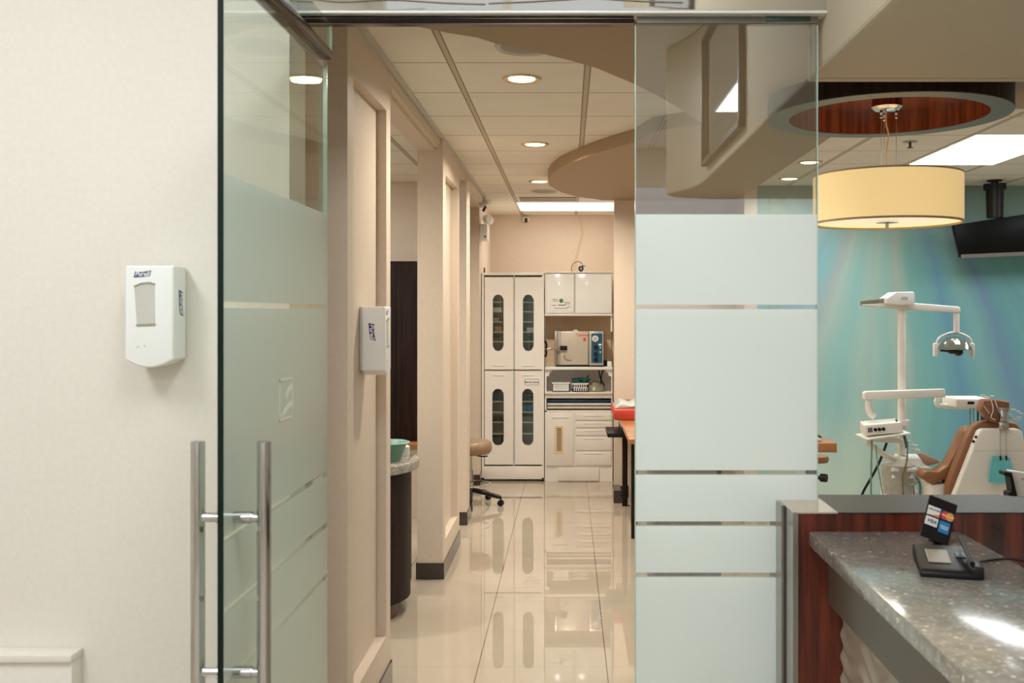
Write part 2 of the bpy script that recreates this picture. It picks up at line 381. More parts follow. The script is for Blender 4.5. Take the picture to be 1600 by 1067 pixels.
# curved dropped soffits of the corridor
e1 = [(-0.46, 3.10), (-0.375, 3.17), (-0.293, 3.22), (-0.239, 3.29), (-0.181, 3.34), (-0.092, 3.42), (0.004, 3.51), (0.106, 3.63), (0.179, 3.75), (0.257, 3.88), (0.38, 4.12), (0.55, 4.5), (0.84, 5.2)]
struct(MB().prism([(-0.7, 3.07), (-0.56, 3.075)] + e1 + [(0.9, 5.2), (0.9, 3.07)], 'z', CAM_H + 0.88, CZ).build('ceiling_soffit_front', soff_m))
e2 = []
for px, py in ((1020, 205), (992, 222), (960, 231), (934, 239), (905, 249.5), (876, 262), (862, 272), (856, 281), (858, 290), (876, 300), (902, 307.5), (930, 311)):
    D = 1.0 * F / (VP - py); e2.append((X(px, D), D))
struct(MB().prism(e2 + [(0.30, 8.98), (0.41, 8.99), (1.5, 8.99), (1.5, 5.3), (0.75, 5.3)], 'z', CAM_H + 1.0, CZ).build('ceiling_soffit_rear', soff_m))

# left-hand pillars with recessed panels
def pillar(name, x0, x1, y0, y1, zt, zb, near, far, rec=0.042):
    m = MB().box(x0, x1 - rec, y0, y1, 0, CZ)
    m.box(x1 - rec, x1, y0, y0 + near, 0, CZ).box(x1 - rec, x1, y1 - far, y1, 0, CZ)
    m.box(x1 - rec, x1, y0 + near, y1 - far, zt, CZ).box(x1 - rec, x1, y0 + near, y1 - far, 0, zb)
    return struct(m.build(name, hall_m, smooth=0))
def base(name, x0, x1, y0, y1, h=0.1, t=0.008):
    return struct(MB().box(x0 - t, x1 + t, y0 - t, y1 + t, 0.0, h).build(name, base_m, smooth=0))
pillar('wall_left_near', -1.1, -0.793, 3.61, 4.48, 2.53, 0.24, 0.10, 0.10)
pillar('wall_left_middle', -0.934, -0.776, 6.22, 7.16, 2.52, 0.22, 0.13, 0.11)
pillar('wall_left_far', -0.96, -0.79, 7.8, 8.05, 2.5, 0.3, 0.1, 0.1, 0.01)
base('baseboard_left_near', -1.1, -0.793, 3.61, 4.48); base('baseboard_left_middle', -0.934, -0.776, 6.22, 7.16); base('baseboard_left_far', -0.96, -0.79, 7.8, 8.05)
struct(MB().box(-1.15, -1.1, 3.0, 3.7, 0, CZ).build('wall_left_return', hall_m, smooth=0))
struct(MB().box(-4.0, -0.85, 9.6, 9.7, 0, CZ).box(-0.95, -0.85, 9.7, 11.3, 0, CZ).build('wall_left_end', hall_m, smooth=0))
base('baseboard_left_end', -0.96, -0.85, 9.6, 11.2)
struct(MB().box(-4.0, -0.96, 8.3, 8.4, 0, CZ).build('wall_left_bay', hall_m, smooth=0))
base('baseboard_left_bay', -4.0, -0.98, 8.29, 8.4)
for i, (a, b_) in enumerate(((4.48, 6.22), (7.16, 7.8), (8.05, 9.6))):
    struct(MB().box(-0.934, -0.83, a, b_, CAM_H + 1.0, CZ).box(-0.87, -0.795, a, b_, CAM_H + 1.035, CZ).box(-0.87, -0.80, a, b_, CAM_H + 1.02, CZ).build('trim_%d' % (i + 1), hall_m, smooth=0))
# wall angle along the ceiling edge
struct(MB().box(-0.793, -0.765, 3.61, 9.6, CZ - 0.006, CZ).build('trim_4', greyp_m, smooth=0))
# right side: pillar wall and back walls
struct(MB().box(0.41, 1.61, 8.98, 9.1, 0, CZ).box(1.5, 1.61, 8.57, 8.98, 0, CZ).build('wall_right_pillar', hall_m, smooth=0))
base('baseboard_right', 0.41, 1.6, 8.98, 9.0)
struct(MB().box(0.53, 0.65, 9.1, 11.3, 0, CZ).build('wall_right_hall', hall_m, smooth=0))
struct(MB().box(-1.1, 0.7, 11.12, 11.3, 0, CZ).build('wall_back', hall_m, smooth=0))
struct(MB().box(-0.848, 0.529, 10.16, 11.12, 0, 1.98).build('wall_back_lower', hall_m, smooth=0))
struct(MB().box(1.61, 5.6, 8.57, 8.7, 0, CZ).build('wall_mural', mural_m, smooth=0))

# ================================================================== ENTRANCE GLAZING
YG = 2.95
frost = [(0.0, CAM_H - 0.776), (CAM_H - 0.762, CAM_H - 0.626), (CAM_H - 0.612, CAM_H - 0.476), (CAM_H - 0.462, CAM_H + 0.0094), (CAM_H + 0.0225, CAM_H + 0.287)]
fix_m = glass_mat('clear_and_frosted_glass', (246, 250, 247), 2.8, frost, (248, 255, 250), 0.04)
door_gm = glass_mat('door_clear_and_frosted_glass', (248, 253, 248), 1.25, frost, (218, 232, 220), 0.24)
edge_m = mat('green_glass_edge', (12, 32, 24), 0.4, var=0.2, spec=.2)
edge2_m = mat('pale_glass_edge', (190, 214, 200), 0.15, var=0.1)
t = thing('glass_panel', (0.46, YG, 0), 'fixed glass panel with frosted bands beside the doorway, ending at the reception desk', 'glass panel')
MB().prism([(0.198, 0.01), (0.618, 0.01), (0.618, CAM_H - 0.55), (0.728, CAM_H - 0.55), (0.728, CAM_H + 0.865), (0.198, CAM_H + 0.865)], 'y', YG - 0.006, YG + 0.006).build('glass_pane', fix_m, t, smooth=0)
MB().box(0.195, 0.198, YG - 0.006, YG + 0.006, 0.01, CAM_H + 0.84).box(0.728, 0.731, YG - 0.006, YG + 0.006, CAM_H - 0.545, CAM_H + 0.84).box(0.618, 0.62, YG - 0.006, YG + 0.006, 0.01, CAM_H - 0.55).build('glass_edge', edge2_m, t, smooth=0)
MB().box(X(1195, YG), X(1265, YG), YG - 0.016, YG + 0.016, Z(36, YG), Z(22, YG), 0.002).build('clamp', mat('green_grey_metal', (70, 84, 76), 0.3, 0.6), t)

header_m = mat('polished_white_header', (226, 224, 218), 0.04, 0.92, var=0.02, scale=2.2, bump=0.10, stretch=(1, 1, 3))
h = thing('door_header', (0, YG, CAM_H + 0.865), 'polished white header beam across the top of the glass entrance', 'header beam')
MB().box(-0.785, 0.748, YG - 0.045, YG + 0.02, CAM_H + 0.872, CAM_H + 1.1, 0.003).build('fascia', header_m, h)
MB().box(-0.785, 0.748, YG - 0.048, YG + 0.02, CAM_H + 0.864, CAM_H + 0.8715, 0.001).build('white_lip', plast_m, h)
for a, b_ in ((-0.785, 0.192),):
    MB().box(a, b_, YG - 0.02, YG + 0.02, CAM_H + 0.846, CAM_H + 0.863, 0.003).build('track', black_m, h)
    MB().box(a, b_, YG - 0.026, YG - 0.02, CAM_H + 0.8535, CAM_H + 0.8565).box(a, b_, YG - 0.014, YG + 0.014, CAM_H + 0.8415, CAM_H + 0.8455).build('track_rail', bronze_m, h)
MB().box(0.2, 0.73, YG - 0.014, YG - 0.0065, CAM_H + 0.846, CAM_H + 0.863).build('seal_strip', mat('grey_seal', (120, 116, 108), 0.3, .4), h)

for k, (nm_, pts_) in enumerate((('long sagging grey line drawn as a reflection along the left part of the white header', [(-0.74, .905), (-0.66, .896), (-0.52, .902), (-0.36, .893), (-0.24, .889)]),
                                 ('grey line drawn as a reflection curving along the middle of the white header', [(-0.23, .8915), (-0.1, .897), (0.03, .905), (0.08, .906), (0.2, .8985), (0.33, .894)]))):
    tag(MB().tube([(a, YG - 0.049, CAM_H + b_) for a, b_ in pts_], 0.0022).build('header_reflection', mat('grey_brown_reflection', (150, 136, 120), .5)), nm_, 'reflection', 'reflections drawn along the header')  # thin tubes stand in for wavy ceiling reflections on the polished header
# hinged glass door, open at right angles towards the camera
XD = -0.713; YN, YF = 2.06, 2.95
d = thing('glass_door', (XD, YF, 0), 'open glass door with frosted bands and long chrome pull handle', 'glass door')
MB().box(XD - 0.006, XD + 0.006, YN + 0.003, YF - 0.003, 0.012, CAM_H + 0.739).build('glass_pane', door_gm, d, smooth=0)
MB().box(XD - 0.006, XD + 0.006, YN, YN + 0.003, 0.012, CAM_H + 0.725).build('near_edge', edge_m, d, smooth=0)
MB().box(XD - 0.006, XD + 0.006, YF - 0.003, YF, 0.012, CAM_H + 0.725).build('hinge_edge', edge2_m, d, smooth=0)
MB().box(XD - 0.008, XD + 0.023, YN - 0.01, YF, CAM_H + 0.740, CAM_H + 0.765, 0.002).build('top_rail', bronze_m, d)
MB().box(XD - 0.013, XD - 0.0065, YN - 0.01, YF, CAM_H + 0.722, CAM_H + 0.765, 0.001).build('bottom_rail', steel_m, d)
clear_m = glass_mat('clear_glass', (236, 244, 236), 1.4)
MB().box(XD + 0.012, XD + 0.020, YN, YF - 0.002, CAM_H + 0.766, CAM_H + 0.842).build('upper_pane', clear_m, d, smooth=0)
MB().box(XD + 0.012, XD + 0.020, YF - 0.002, YF, CAM_H + 0.766, CAM_H + 0.842).build('upper_pane_edge', edge2_m, d, smooth=0)
YH = 2.125
hb = MB()
for s in (-1, 1):
    hb.cyl((XD + s * 0.07, YH, CAM_H - 0.92), (XD + s * 0.07, YH, CAM_H - 0.273), 0.0150, seg=32)
    hb.sph((XD + s * 0.07, YH, CAM_H - 0.273), 0.0150, (1, 1, 0.15))
hd = hb.build('pull_handle', chrome_m, d)
for zz in (-0.433, -0.760):
    m = MB().cyl((XD - 0.07, YH, CAM_H + zz), (XD + 0.07, YH, CAM_H + zz), 0.0105)
    m.cyl((XD + 0.008, YH, CAM_H + zz), (XD + 0.045, YH, CAM_H + zz), 0.013).cyl((XD - 0.03, YH, CAM_H + zz), (XD - 0.008, YH, CAM_H + zz), 0.013)
    m.build('standoff', chrome_m, hd)
# small etched emblem on the frosted film
ye0, ye1, ze0, ze1 = 2.46, 2.575, CAM_H - 0.268, CAM_H - 0.164
em = mat('etched_emblem_lines', (238, 242, 226), 0.4, var=0.02)
xe = XD + 0.0065
m = MB().box(xe, xe + .0008, ye0, ye1, ze1 - .006, ze1).box(xe, xe + .0008, ye0, ye1, ze0, ze0 + .006)
m.box(xe, xe + .0008, ye0, ye0 + .003, ze0, ze1).box(xe, xe + .0008, ye1 - .003, ye1, ze0, ze1)
for (a, b_) in (((0.92, 0.86), (0.42, 0.5)), ((0.92, 0.42), (0.15, 0.12))):
    q = [(ye0 + (ye1 - ye0) * a[0], ze0 + (ze1 - ze0) * a[1]), (ye0 + (ye1 - ye0) * (a[0] + b_[0]) / 2 - .008, ze0 + (ze1 - ze0) * (a[1] + b_[1]) / 2 + 0.004), (ye0 + (ye1 - ye0) * b_[0], ze0 + (ze1 - ze0) * b_[1])]
    m.prism(q + [(q[2][0] + .008, q[2][1] - .004), (q[1][0] + .014, q[1][1] - .010), (q[0][0] + .002, q[0][1] - .012)], 'x', xe, xe + .0008)
m.build('etched_emblem', em, d, smooth=0)

# ================================================================== HAND SANITISER DISPENSERS
navy_m = mat('navy_print', (40, 52, 120), 0.4, var=0.02)
def dispenser(name, label, loc, rz):
    o = thing(name, (0, 0, 0), label, 'hand sanitizer dispenser', 'white wall mounted hand sanitizer dispensers')
    W, Hh, Dp = 0.066, 0.135, 0.104
    # back plate and cover, front faces -Y, wall plane at y=0
    MB().box(-W + .004, W - .004, -0.03, 0, -Hh + .012, Hh, 0.006).build('back_plate', greyp_m, o, local=True)
    pr = [(-W, Hh - 0.0), (W, Hh - 0.0), (W, -Hh + 0.015)]
    for k in range(1, 12):
        a = k / 12; pr.append((W - 2 * W * a, -Hh + 0.015 - 0.022 * math.sin(math.pi * a)))
    pr.append((-W, -Hh + 0.015))
    MB().prism(pr[::-1], 'y', -Dp, -0.012, 0.011, 4).build('cover', plast_m, o, smooth=50, local=True)
    # viewing window: grey recess with a frame
    MB().prism([(-0.040, 0.078), (-0.02, 0.086), (0.002, 0.088), (0.016, 0.084), (0.016, -0.024), (-0.033, -0.026)][::-1], 'y', -Dp - 0.0012, -Dp + 0.01, 0.001, 1).build('level_window', mat('grey_window', (205, 203, 192), 0.35, var=0.06), o, local=True)
    MB().prism([(-0.041, 0.080), (-0.02, 0.0885), (0.002, 0.0905), (0.018, 0.086), (0.016, 0.082), (0.002, 0.0865), (-0.02, 0.0845), (-0.039, 0.076)], 'y', -Dp - 0.003, -Dp, 0).build('window_rim', mat('grey_rim', (160, 154, 140), .5), o, local=True)
    MB().prism([(-0.034, -0.0245), (0.018, -0.022), (0.018, -0.027), (-0.034, -0.029)], 'y', -Dp - 0.003, -Dp).build('window_rim', mat('grey_rim', (160, 154, 140), .5), o, local=True)
    def logo(mt, s, body, nm):
        b = MB(); w_, h_ = 0.027 * s, 0.0085 * s
        b.prism([(-w_, -h_ * 1.25), (-w_ * .82, h_ * .95), (0, h_ * .72), (w_ * 1.05, h_ * 1.35), (w_ * .86, -h_ * .75), (0, -h_ * 1.0)], 'z', 0, 0.0008)
        bmesh.ops.transform(b.bm, matrix=mt, verts=b.bm.verts)
        lg = b.build(nm, body, o, smooth=0, local=True)
        text('Purell', 0.0205 * s, plast_m, lg, mt @ Matrix.Translation((0, 0, 0.0009)), 'lettering', bold=0.0004, shear=0.25, sx=0.95)
    logo(facing(-0.018, -Dp - 0.0006, 0.112), 0.85, navy_m, 'front_logo')
    for s in (-1, 1):
        mt = Matrix.Translation((s * (W + 0.0006), -0.052, 0.035)) @ Matrix.Rotation(R(90 * s), 4, 'Z') @ Matrix.Rotation(R(90), 4, 'X') @ Matrix.Rotation(R(-90), 4, 'Z')
        logo(mt, 1.3, navy_m, 'side_logo')
    m = MB()
    for k, (a, b_) in enumerate(((-0.03, -0.086), (-0.012, -0.083))): m.cyl((a, -Dp - 0.001, b_), (a, -Dp + 0.002, b_), 0.0025, seg=12)
    m.build('sensor_mark', greyp_m, o, local=True)
    MB().cyl((0, -0.075, -Hh - 0.002), (0, -0.075, -Hh + 0.01), 0.012).build('nozzle', greyp_m, o, local=True)
    o.location = loc; o.rotation_euler = (0, 0, R(rz))
dispenser('sanitizer_dispenser', 'white hand sanitizer dispenser with grey window on the cream wall left of glass door', (-1.137, 2.83, CAM_H - 0.008), 0)
dispenser('sanitizer_dispenser', 'white hand sanitizer dispenser seen side-on in the recessed pillar panel behind the glass door', (-0.835, 4.075, CAM_H - 0.112), 90)

# low pale cabinet in the bottom left corner
c = thing('low_cabinet', (-1.75, 2.62, 0), 'low cream cabinet in front of the cream wall, only its top corner showing', 'cabinet')
MB().box(-2.4, X(112, 2.77), 2.77, 2.829, 0.06, Z(1034, 2.77), 0.003).build('body', wall_m, c)
MB().box(-2.42, X(114, 2.77), 2.76, 2.829, Z(1034, 2.77), Z(1022, 2.77), 0.003).build('top', wall_m, c)
MB().box(-2.38, X(108, 2.77), 2.78, 2.82, 0.0, 0.06).build('plinth', base_m, c)

# ================================================================== RECEPTION DESK
LEDZ = CAM_H - 0.55
t = thing('reception_ledge', (1.5, 2.9, 0), 'raised mahogany reception ledge wall with grey satin top at the end of the glass panel', 'reception desk')
MB().box(0.632, 0.757, 2.77, 3.03, 0, LEDZ - 0.004).build('end_post', redwood_m, t, smooth=0)
MB().box(0.757, 2.6, 2.80, 3.03, 0, LEDZ - 0.004).box(0.757, 2.6, 2.77, 2.80, CAM_H - 0.72, LEDZ - 0.004).build('front_panel', redwood_m, t, smooth=0)
MB().prism([(0.742, 2.765), (0.742, 3.035), (1.30, 3.035), (1.36, 2.98), (2.6, 2.98), (2.6, 2.765)], 'z', LEDZ - 0.003, LEDZ, 0.001, 1).build('ledge_top', led_m, t, smooth=0)
MB().box(0.608, 0.742, 2.955, 3.035, LEDZ - 0.004, LEDZ + 0.001, .001, 1).box(0.618, 0.742, 2.765, 2.951, LEDZ - 0.004, LEDZ + 0.001, .001, 1).build('top_cap', mat('pale_satin_cap', (214, 196, 178), 0.25, 0.3, var=0.04), t)
m = MB().box(0.618, 0.632, 2.765, 2.85, 0, LEDZ - .001).box(0.608, 0.632, 2.87, 3.035, 0, LEDZ - .001)
m.build('steel_channel', steel_m, t, smooth=0)
# quartz counter running towards the camera
CTZ = CAM_H - 0.603
t = thing('reception_counter', (0.87, 2.0, 0), 'speckled grey quartz counter in front of the mahogany ledge', 'counter')
MB().box(0.662, 1.077, 1.0, 2.768, CTZ - 0.04, CTZ, 0.003, 2).build('countertop', granite_m, t)
MB().box(0.715, 1.05, 1.05, 2.768, CAM_H - 0.80, CTZ - 0.041).build('support_band', bronzeband_m, t, smooth=0)
# wave-relief front panel
bm = bmesh.new(); ny, nz = 150, 90; y0, y1, z0, z1 = 1.05, 2.768, 0.0, CAM_H - 0.80
g = []
for i in range(ny + 1):
    row = []
    for j in range(nz + 1):
        y = y0 + (y1 - y0) * i / ny; z = z0 + (z1 - z0) * j / nz
        ph = 2 * math.pi * (z / 0.062 + 0.35 * math.sin(2 * math.pi * y / 0.24)); row.append(bm.verts.new((0.757 - 0.009 * (0.5 + 0.5 * math.sin(ph)) ** 1.5, y, z)))
    g.append(row)
for i in range(ny):
    for j in range(nz): bm.faces.new((g[i][j], g[i][j + 1], g[i + 1][j + 1], g[i + 1][j]))
mb = MB(); mb.merge(bm); mb.box(0.758, 1.03, y0, y1, z0, z1); mb.build('wave_panel', mat('pearl_wave_relief', (176, 160, 142), 0.35, 0.15, var=0.04), t, smooth=60)

# card terminal
pay = thing('card_terminal', (0.885, 2.37, CTZ), 'black card payment terminal with stylus lying on the quartz counter', 'card terminal')
MB().prism([(-0.10, 0.0), (-0.10, 0.014), (-0.085, 0.018), (0.085, 0.036), (0.10, 0.030), (0.10, 0.0)], 'x', -0.062, 0.062, 0.005, 3).build('body', black_m, pay, local=True)
mt = Matrix.Rotation(math.atan2(0.018, 0.17), 4, 'X')
def flat(x0, x1, y0, y1, z, th, m_, nm, bev=0.001):
    b = MB().box(x0, x1, y0, y1, z, z + th, bev, 1); bmesh.ops.transform(b.bm, matrix=Matrix.Translation((0, 0, 0.027)) @ mt, verts=b.bm.verts); b.build(nm, m_, pay, local=True)
flat(-0.038, 0.012, -0.045, 0.045, 0.0, 0.0022, mat('grey_lcd', (140, 134, 118), 0.2, var=0.03), 'screen')
flat(0.028, 0.050, 0.0, 0.03, 0.0, 0.0026, mat('slate_key', (88, 98, 104), 0.35), 'key_pad')
MB().tube([(0.052, -0.085, 0.034), (0.050, 0.02, 0.048), (0.046, 0.085, 0.058)], [0.006, 0.006, 0.004], 10).build('stylus', black_m, pay, local=True)
MB().box(0.045, 0.075, -0.10, -0.02, 0.0, 0.03, 0.006, 3).build('stylus_holder', black_m, pay, local=True)
pay.rotation_euler = (0, 0, R(-14))
tag(MB().tube([(0.955, 2.37, CTZ + 0.012), (1.02, 2.43, CTZ + 0.004), (1.10, 2.42, CTZ + 0.004), (1.3, 2.38, CTZ - 0.05), (1.5, 2.5, CTZ - 0.2)], 0.003).build('power_cable', black_m), 'thin black cable running from the card terminal over the counter edge', 'cable')
# card logos sign
sg = thing('payment_card_sign', (0.965, 2.60, CTZ), 'tilted black plate showing four payment card logos behind the card terminal', 'sign')
MB().box(-0.040, 0.040, -0.002, 0.002, 0, 0.118, 0.0008, 1).build('plate', black_m, sg, local=True)
def card(x0, x1, z0, z1, m_, nm): return MB().box(x0, x1, -0.0034, -0.0021, z0, z1, 0.0005, 1).build(nm, m_, sg, local=True)
wcard = mat('white_card_print', (236, 234, 230), 0.4, var=0.01); blu = mat('blue_card_print', (30, 130, 190), 0.4, var=0.02)
k1 = card(-0.037, -0.002, 0.064, 0.090, wcard, 'discover_logo_card'); k1.name = 'card_logo'
MB().prism([(-0.037, 0.0645), (-0.0025, 0.0645), (-0.0025, 0.072), (-0.02, 0.067)], 'y', -0.0038, -0.0034).build('orange_swoosh', mat('orange_print', (232, 130, 50), 0.4), k1, local=True, smooth=0)
text('DISCOVER', 0.0068, mat('dark_print', (60, 54, 52), .5), k1, facing(-0.0195, -0.0035, 0.081), bold=.0001)
k2 = card(0.001, 0.037, 0.064, 0.090, navy_m, 'card_logo')
MB().cyl((0.0125, -0.0040, 0.077), (0.0125, -0.0034, 0.077), 0.0115, seg=32).build('red_disc', mat('red_print', (226, 70, 40), .4), k2, local=True)
MB().cyl((0.0255, -0.0044, 0.077), (0.0255, -0.0038, 0.077), 0.0115, seg=32).build('amber_disc', mat('amber_print', (240, 160, 60), .4), k2, local=True)
text('MasterCard', 0.0064, wcard, k2, facing(0.019, -0.0050, 0.077), bold=.0001)
k3 = card(-0.037, -0.002, 0.036, 0.060, wcard, 'card_logo')
text('VISA', 0.0135, navy_m, k3, facing(-0.0195, -0.0036, 0.048), bold=.0003, shear=.25)
k4 = card(0.003, 0.032, 0.028, 0.060, blu, 'card_logo')
text('AMERICAN', 0.0052, wcard, k4, facing(0.0175, -0.0036, 0.0465), bold=.0001); text('EXPRESS', 0.0056, wcard, k4, facing(0.0175, -0.0036, 0.0405), bold=.0001)
MB().box(0.0, 0.03, 0.002, 0.03, -0.0, 0.004).build('foot', black_m, sg, local=True)
sg.rotation_euler = (R(-14), R(21), R(4)); sg.scale = (1.0, 1.0, 0.93); sg.location.z = CTZ + 0.013; sg.location.x = 0.945

# ================================================================== FRAMED PICTURE on the lobby bulkhead (seen as a reflection)
t = thing('framed_mirror', (0.735, 1.07, CAM_H + 0.785), 'framed mirror on the lobby bulkhead, reflected in the fixed glass panel', 'mirror')
m = MB()
for a in ((0.48, 1.675, 0.785, 0.81), (0.48, 1.675, 1.45, 1.475), (0.48, 0.505, 0.785, 1.475), (1.645, 1.675, 0.785, 1.475)):
    m.box(0.715, 0.745, a[0], a[1], CAM_H + a[2], CAM_H + a[3])
m.build('frame', mat('dark_taupe_frame', (84, 70, 60), 0.4), t, smooth=0)
MB().box(0.735, 0.745, 0.505, 1.645, CAM_H + 0.81, CAM_H + 1.45).build('mirror_glass', mat('silvered_glass', (215, 212, 205), 0.03, 1.0, var=.01), t, smooth=0)

# ================================================================== CEILING FITTINGS
def downlight(x, y, label, k=1.0):
    t = thing('recessed_downlight', (x, y, CZ), label, 'ceiling light', 'recessed downlights')
    MB().lathe([(0.062, -0.003), (0.085, -0.010), (0.092, 0.0), (0.062, 0.0)], (x, y, CZ), 40, close=True).build('trim_ring', mat('brass_ring', (206, 182, 146), 0.3, 0.5), t)
    MB().lathe([(0.001, -0.004), (0.060, -0.006), (0.061, 0.0), (0.001, 0.0)], (x, y, CZ), 32).build('lamp', down_m, t)
    ld = bpy.data.lights.new('downlight_beam', 'AREA'); ld.shape = 'DISK'; ld.size = 0.11; ld.energy = SPOT * k; ld.color = (1.0, 0.92, 0.80); ld.spread = R(160)
    lo = bpy.data.objects.new('downlight_beam', ld); COL.objects.link(lo); lo.parent = t; lo.location = (0, 0, -0.012)
downlight(-0.215, 4.64, 'round warm downlight nearest the doorway in the corridor ceiling')
downlight(-0.213, 6.45, 'round warm downlight in the middle of the corridor ceiling')
downlight(-0.237, 8.28, 'round warm downlight beside the tip of the curved soffit', 1.7)
downlight(X(1217, 8.5 / 1), 8.1, 'round downlight near the mural seen through the clear glass', .6)
downlight(X(1266, 7.2), 7.22, 'round downlight seen at the right edge of the clear glass', .6)
downlight(-1.9, 5.3, 'round downlight over the left treatment bay')
def panel(x0, x1, y0, y1, z, label, m_=fluo_m, nm='ceiling_light_panel'):
    t = thing(nm, ((x0 + x1) / 2, (y0 + y1) / 2, z), label, 'ceiling light')
    MB().box(x0, x1, y0, y1, z - 0.006, z, 0.001, 1).build('frame', plast_m, t)
    MB().box(x0 + 0.02, x1 - 0.02, y0 + 0.02, y1 - 0.02, z - 0.009, z - 0.005).build('diffuser', m_, t, smooth=0)
panel(X(806, 9.9), X(806, 9.9) + 1.05, 9.82, 10.62, CZ, 'long bright fluorescent panel above the sterilisation cabinets', emis('soft_fluorescent_diffuser', (255, 252, 246), 4.5))
panel(2.46, 3.10, 6.08, 7.32, CZ, 'bright fluorescent ceiling panel near the wall mounted television')
panel(4.1, 4.74, 6.08, 7.32, CZ, 'fluorescent ceiling panel to the right of the other, out of view')
panel(-2.7, -2.1, 4.6, 5.8, CZ, 'added unseen fluorescent ceiling panel over the left bay')  # added fill light, out of view, for the corridor's upright surfaces
panel(-2.7, -2.1, 6.6, 7.8, CZ, 'added unseen fluorescent ceiling panel over the left bay, the one nearer the dark cupboard')  # second added fill panel over the bay, also out of view
panel(1.4, 2.0, 4.9, 5.5, CZ, 'square fluorescent ceiling panel behind the frosted glass')
def speaker(px, D, r, label):
    x = X(px, D); t = thing('ceiling_speaker', (x, D, CZ), label, 'ceiling speaker')
    MB().lathe([(r * .8, -0.004), (r * .92, -0.012), (r, 0.0), (r * .8, 0)], (x, D, CZ), 40, close=True).build('bezel', greyp_m, t)
    MB().lathe([(0.001, -0.006), (r * .8, -0.005), (r * .8, 0), (0.001, 0)], (x, D, CZ), 40).build('grille', mat('grey_grille', (158, 150, 138), 0.6, var=.1, scale=300), t)
speaker(820, 4.08, 0.125, 'round grey ceiling speaker partly hidden by the front soffit')
speaker(850, 8.95, 0.12, 'small round grey ceiling speaker beyond the last downlight')
tag(MB().box(X(812, 9.55), X(900, 9.55), 9.42, 9.72, CZ - 0.008, CZ, 0.002, 1).build('air_return_grille', mat('brown_grey_grille', (150, 132, 108), 0.5, stretch=(1, 40, 1), var=.2)), 'brownish air return grille in the ceiling before the long fluorescent panel', 'air vent')
def small_tube_label(): pass
# lobby ceiling lights, behind and above the camera
for x, y, s in ((-1.9, 1.2, 'left'), (-0.1, 1.2, 'right')):
    panel(x - 0.3, x + 0.3, y - 0.6, y + 0.6, LZ, 'lobby fluorescent panel on the %s, above the camera' % s, lobbyl_m)
for x, y, s in ((-1.9, -1.6, 'left'), (0.0, -1.6, 'middle'), (2.2, -2.3, 'right')):
    panel(x - 0.3, x + 0.3, y - 0.6, y + 0.6, LZ, 'rear lobby fluorescent panel on the %s, behind the camera' % s, lobbyl_m)

# ring-shaped wooden ceiling feature and drum pendant
RX, RY = X(1386, 4.1), 4.1
t = thing('ceiling_ring', (RX, RY, CAM_H + 0.795), 'round mahogany ceiling ring with grey underside above the drum pendant', 'ceiling feature')
MB().lathe([(0.392, 0.0), (0.478, 0.0), (0.478, 0.003), (0.392, 0.003)], (RX, RY, CAM_H + 0.795), 72, close=True).build('ring_underside', mat('grey_ring', (98, 98, 90), 0.4), t)
MB().lathe([(0.392, 0.003), (0.44, 0.003), (0.44, 0.105), (0.392, 0.105)], (RX, RY, CAM_H + 0.795), 72, close=True).build('inner_wall', ringwood_m, t)
MB().lathe([(0.441, 0.003), (0.478, 0.003), (0.478, 0.105), (0.441, 0.105)], (RX, RY, CAM_H + 0.795), 72, close=True).build('outer_wall_in_shade', darkwood_m, t)  # darker wood on the outer face: its unlit shade put into the colour
MB().lathe([(0.001, 0.083), (0.3915, 0.083), (0.3915, 0.0895), (0.001, 0.0895)], (RX, RY, CAM_H + 0.81), 72).build('ring_ceiling', ringwood_m, t)
if True:
    MB().lathe([(0.001, 0.0905), (0.47, 0.0905), (0.47, 0.268), (0.001, 0.268)], (RX, RY, CAM_H + 0.81), 60).build('mounting_drum', soff_m, t)
def shade_mat():
    m, n, l, b = nodes('cream_fabric_shade')
    b.inputs['Base Color'].default_value = lin((244, 220, 168)); b.inputs['Roughness'].default_value = 0.8
    no = n.new('ShaderNodeTexNoise'); no.inputs['Scale'].default_value = 300
    b.inputs['Emission Color'].default_value = lin((250, 214, 146)); b.inputs['Emission Strength'].default_value = SHADE_E * 0.42
    l.new(no.outputs['Fac'], b.inputs['Sheen Weight']); return m
shade_m = shade_mat()
t = thing('pendant_lamp', (RX, RY, CAM_H + 0.36), 'cream drum pendant lamp hanging from the wooden ceiling ring', 'pendant lamp')
ZB = CAM_H + 0.362
MB().lathe([(0.288, 0.0), (0.294, 0.0), (0.294, 0.195), (0.288, 0.195)], (RX, RY, ZB), 72, close=True).build('shade', shade_m, t)
MB().lathe([(0.287, -0.002), (0.296, -0.002), (0.296, 0.006), (0.287, 0.006)], (RX, RY, ZB), 72, close=True).lathe([(0.287, 0.19), (0.296, 0.19), (0.296, 0.197), (0.287, 0.197)], (RX, RY, ZB), 72, close=True).build('shade_trim', mat('shade_trim', (196, 176, 140), 0.6), t)
MB().lathe([(0.001, 0.012), (0.286, 0.012), (0.286, 0.016), (0.001, 0.016)], (RX, RY, ZB), 60).build('diffuser', emis('warm_diffuser', (255, 236, 196), 0.72), t)
MB().lathe([(0.001, 0.0), (0.045, 0.003), (0.001, 0.008)], (RX, RY, ZB), 24).cyl((RX, RY, ZB - 0.02), (RX, RY, ZB + 0.004), 0.007).build('finial', steel_m, t)
MB().lathe([(0.001, 0.0), (0.05, 0.003), (0.062, 0.014), (0.001, 0.014)], (RX, RY, CAM_H + 0.822), 32).build('canopy_plate', chrome_m, t)
MB().lathe([(0.060, 0.0), (0.061, 0.057), (0.001, 0.057), (0.001, 0.0)], (RX, RY, CAM_H + 0.836), 32).build('canopy', redwood_m, t)
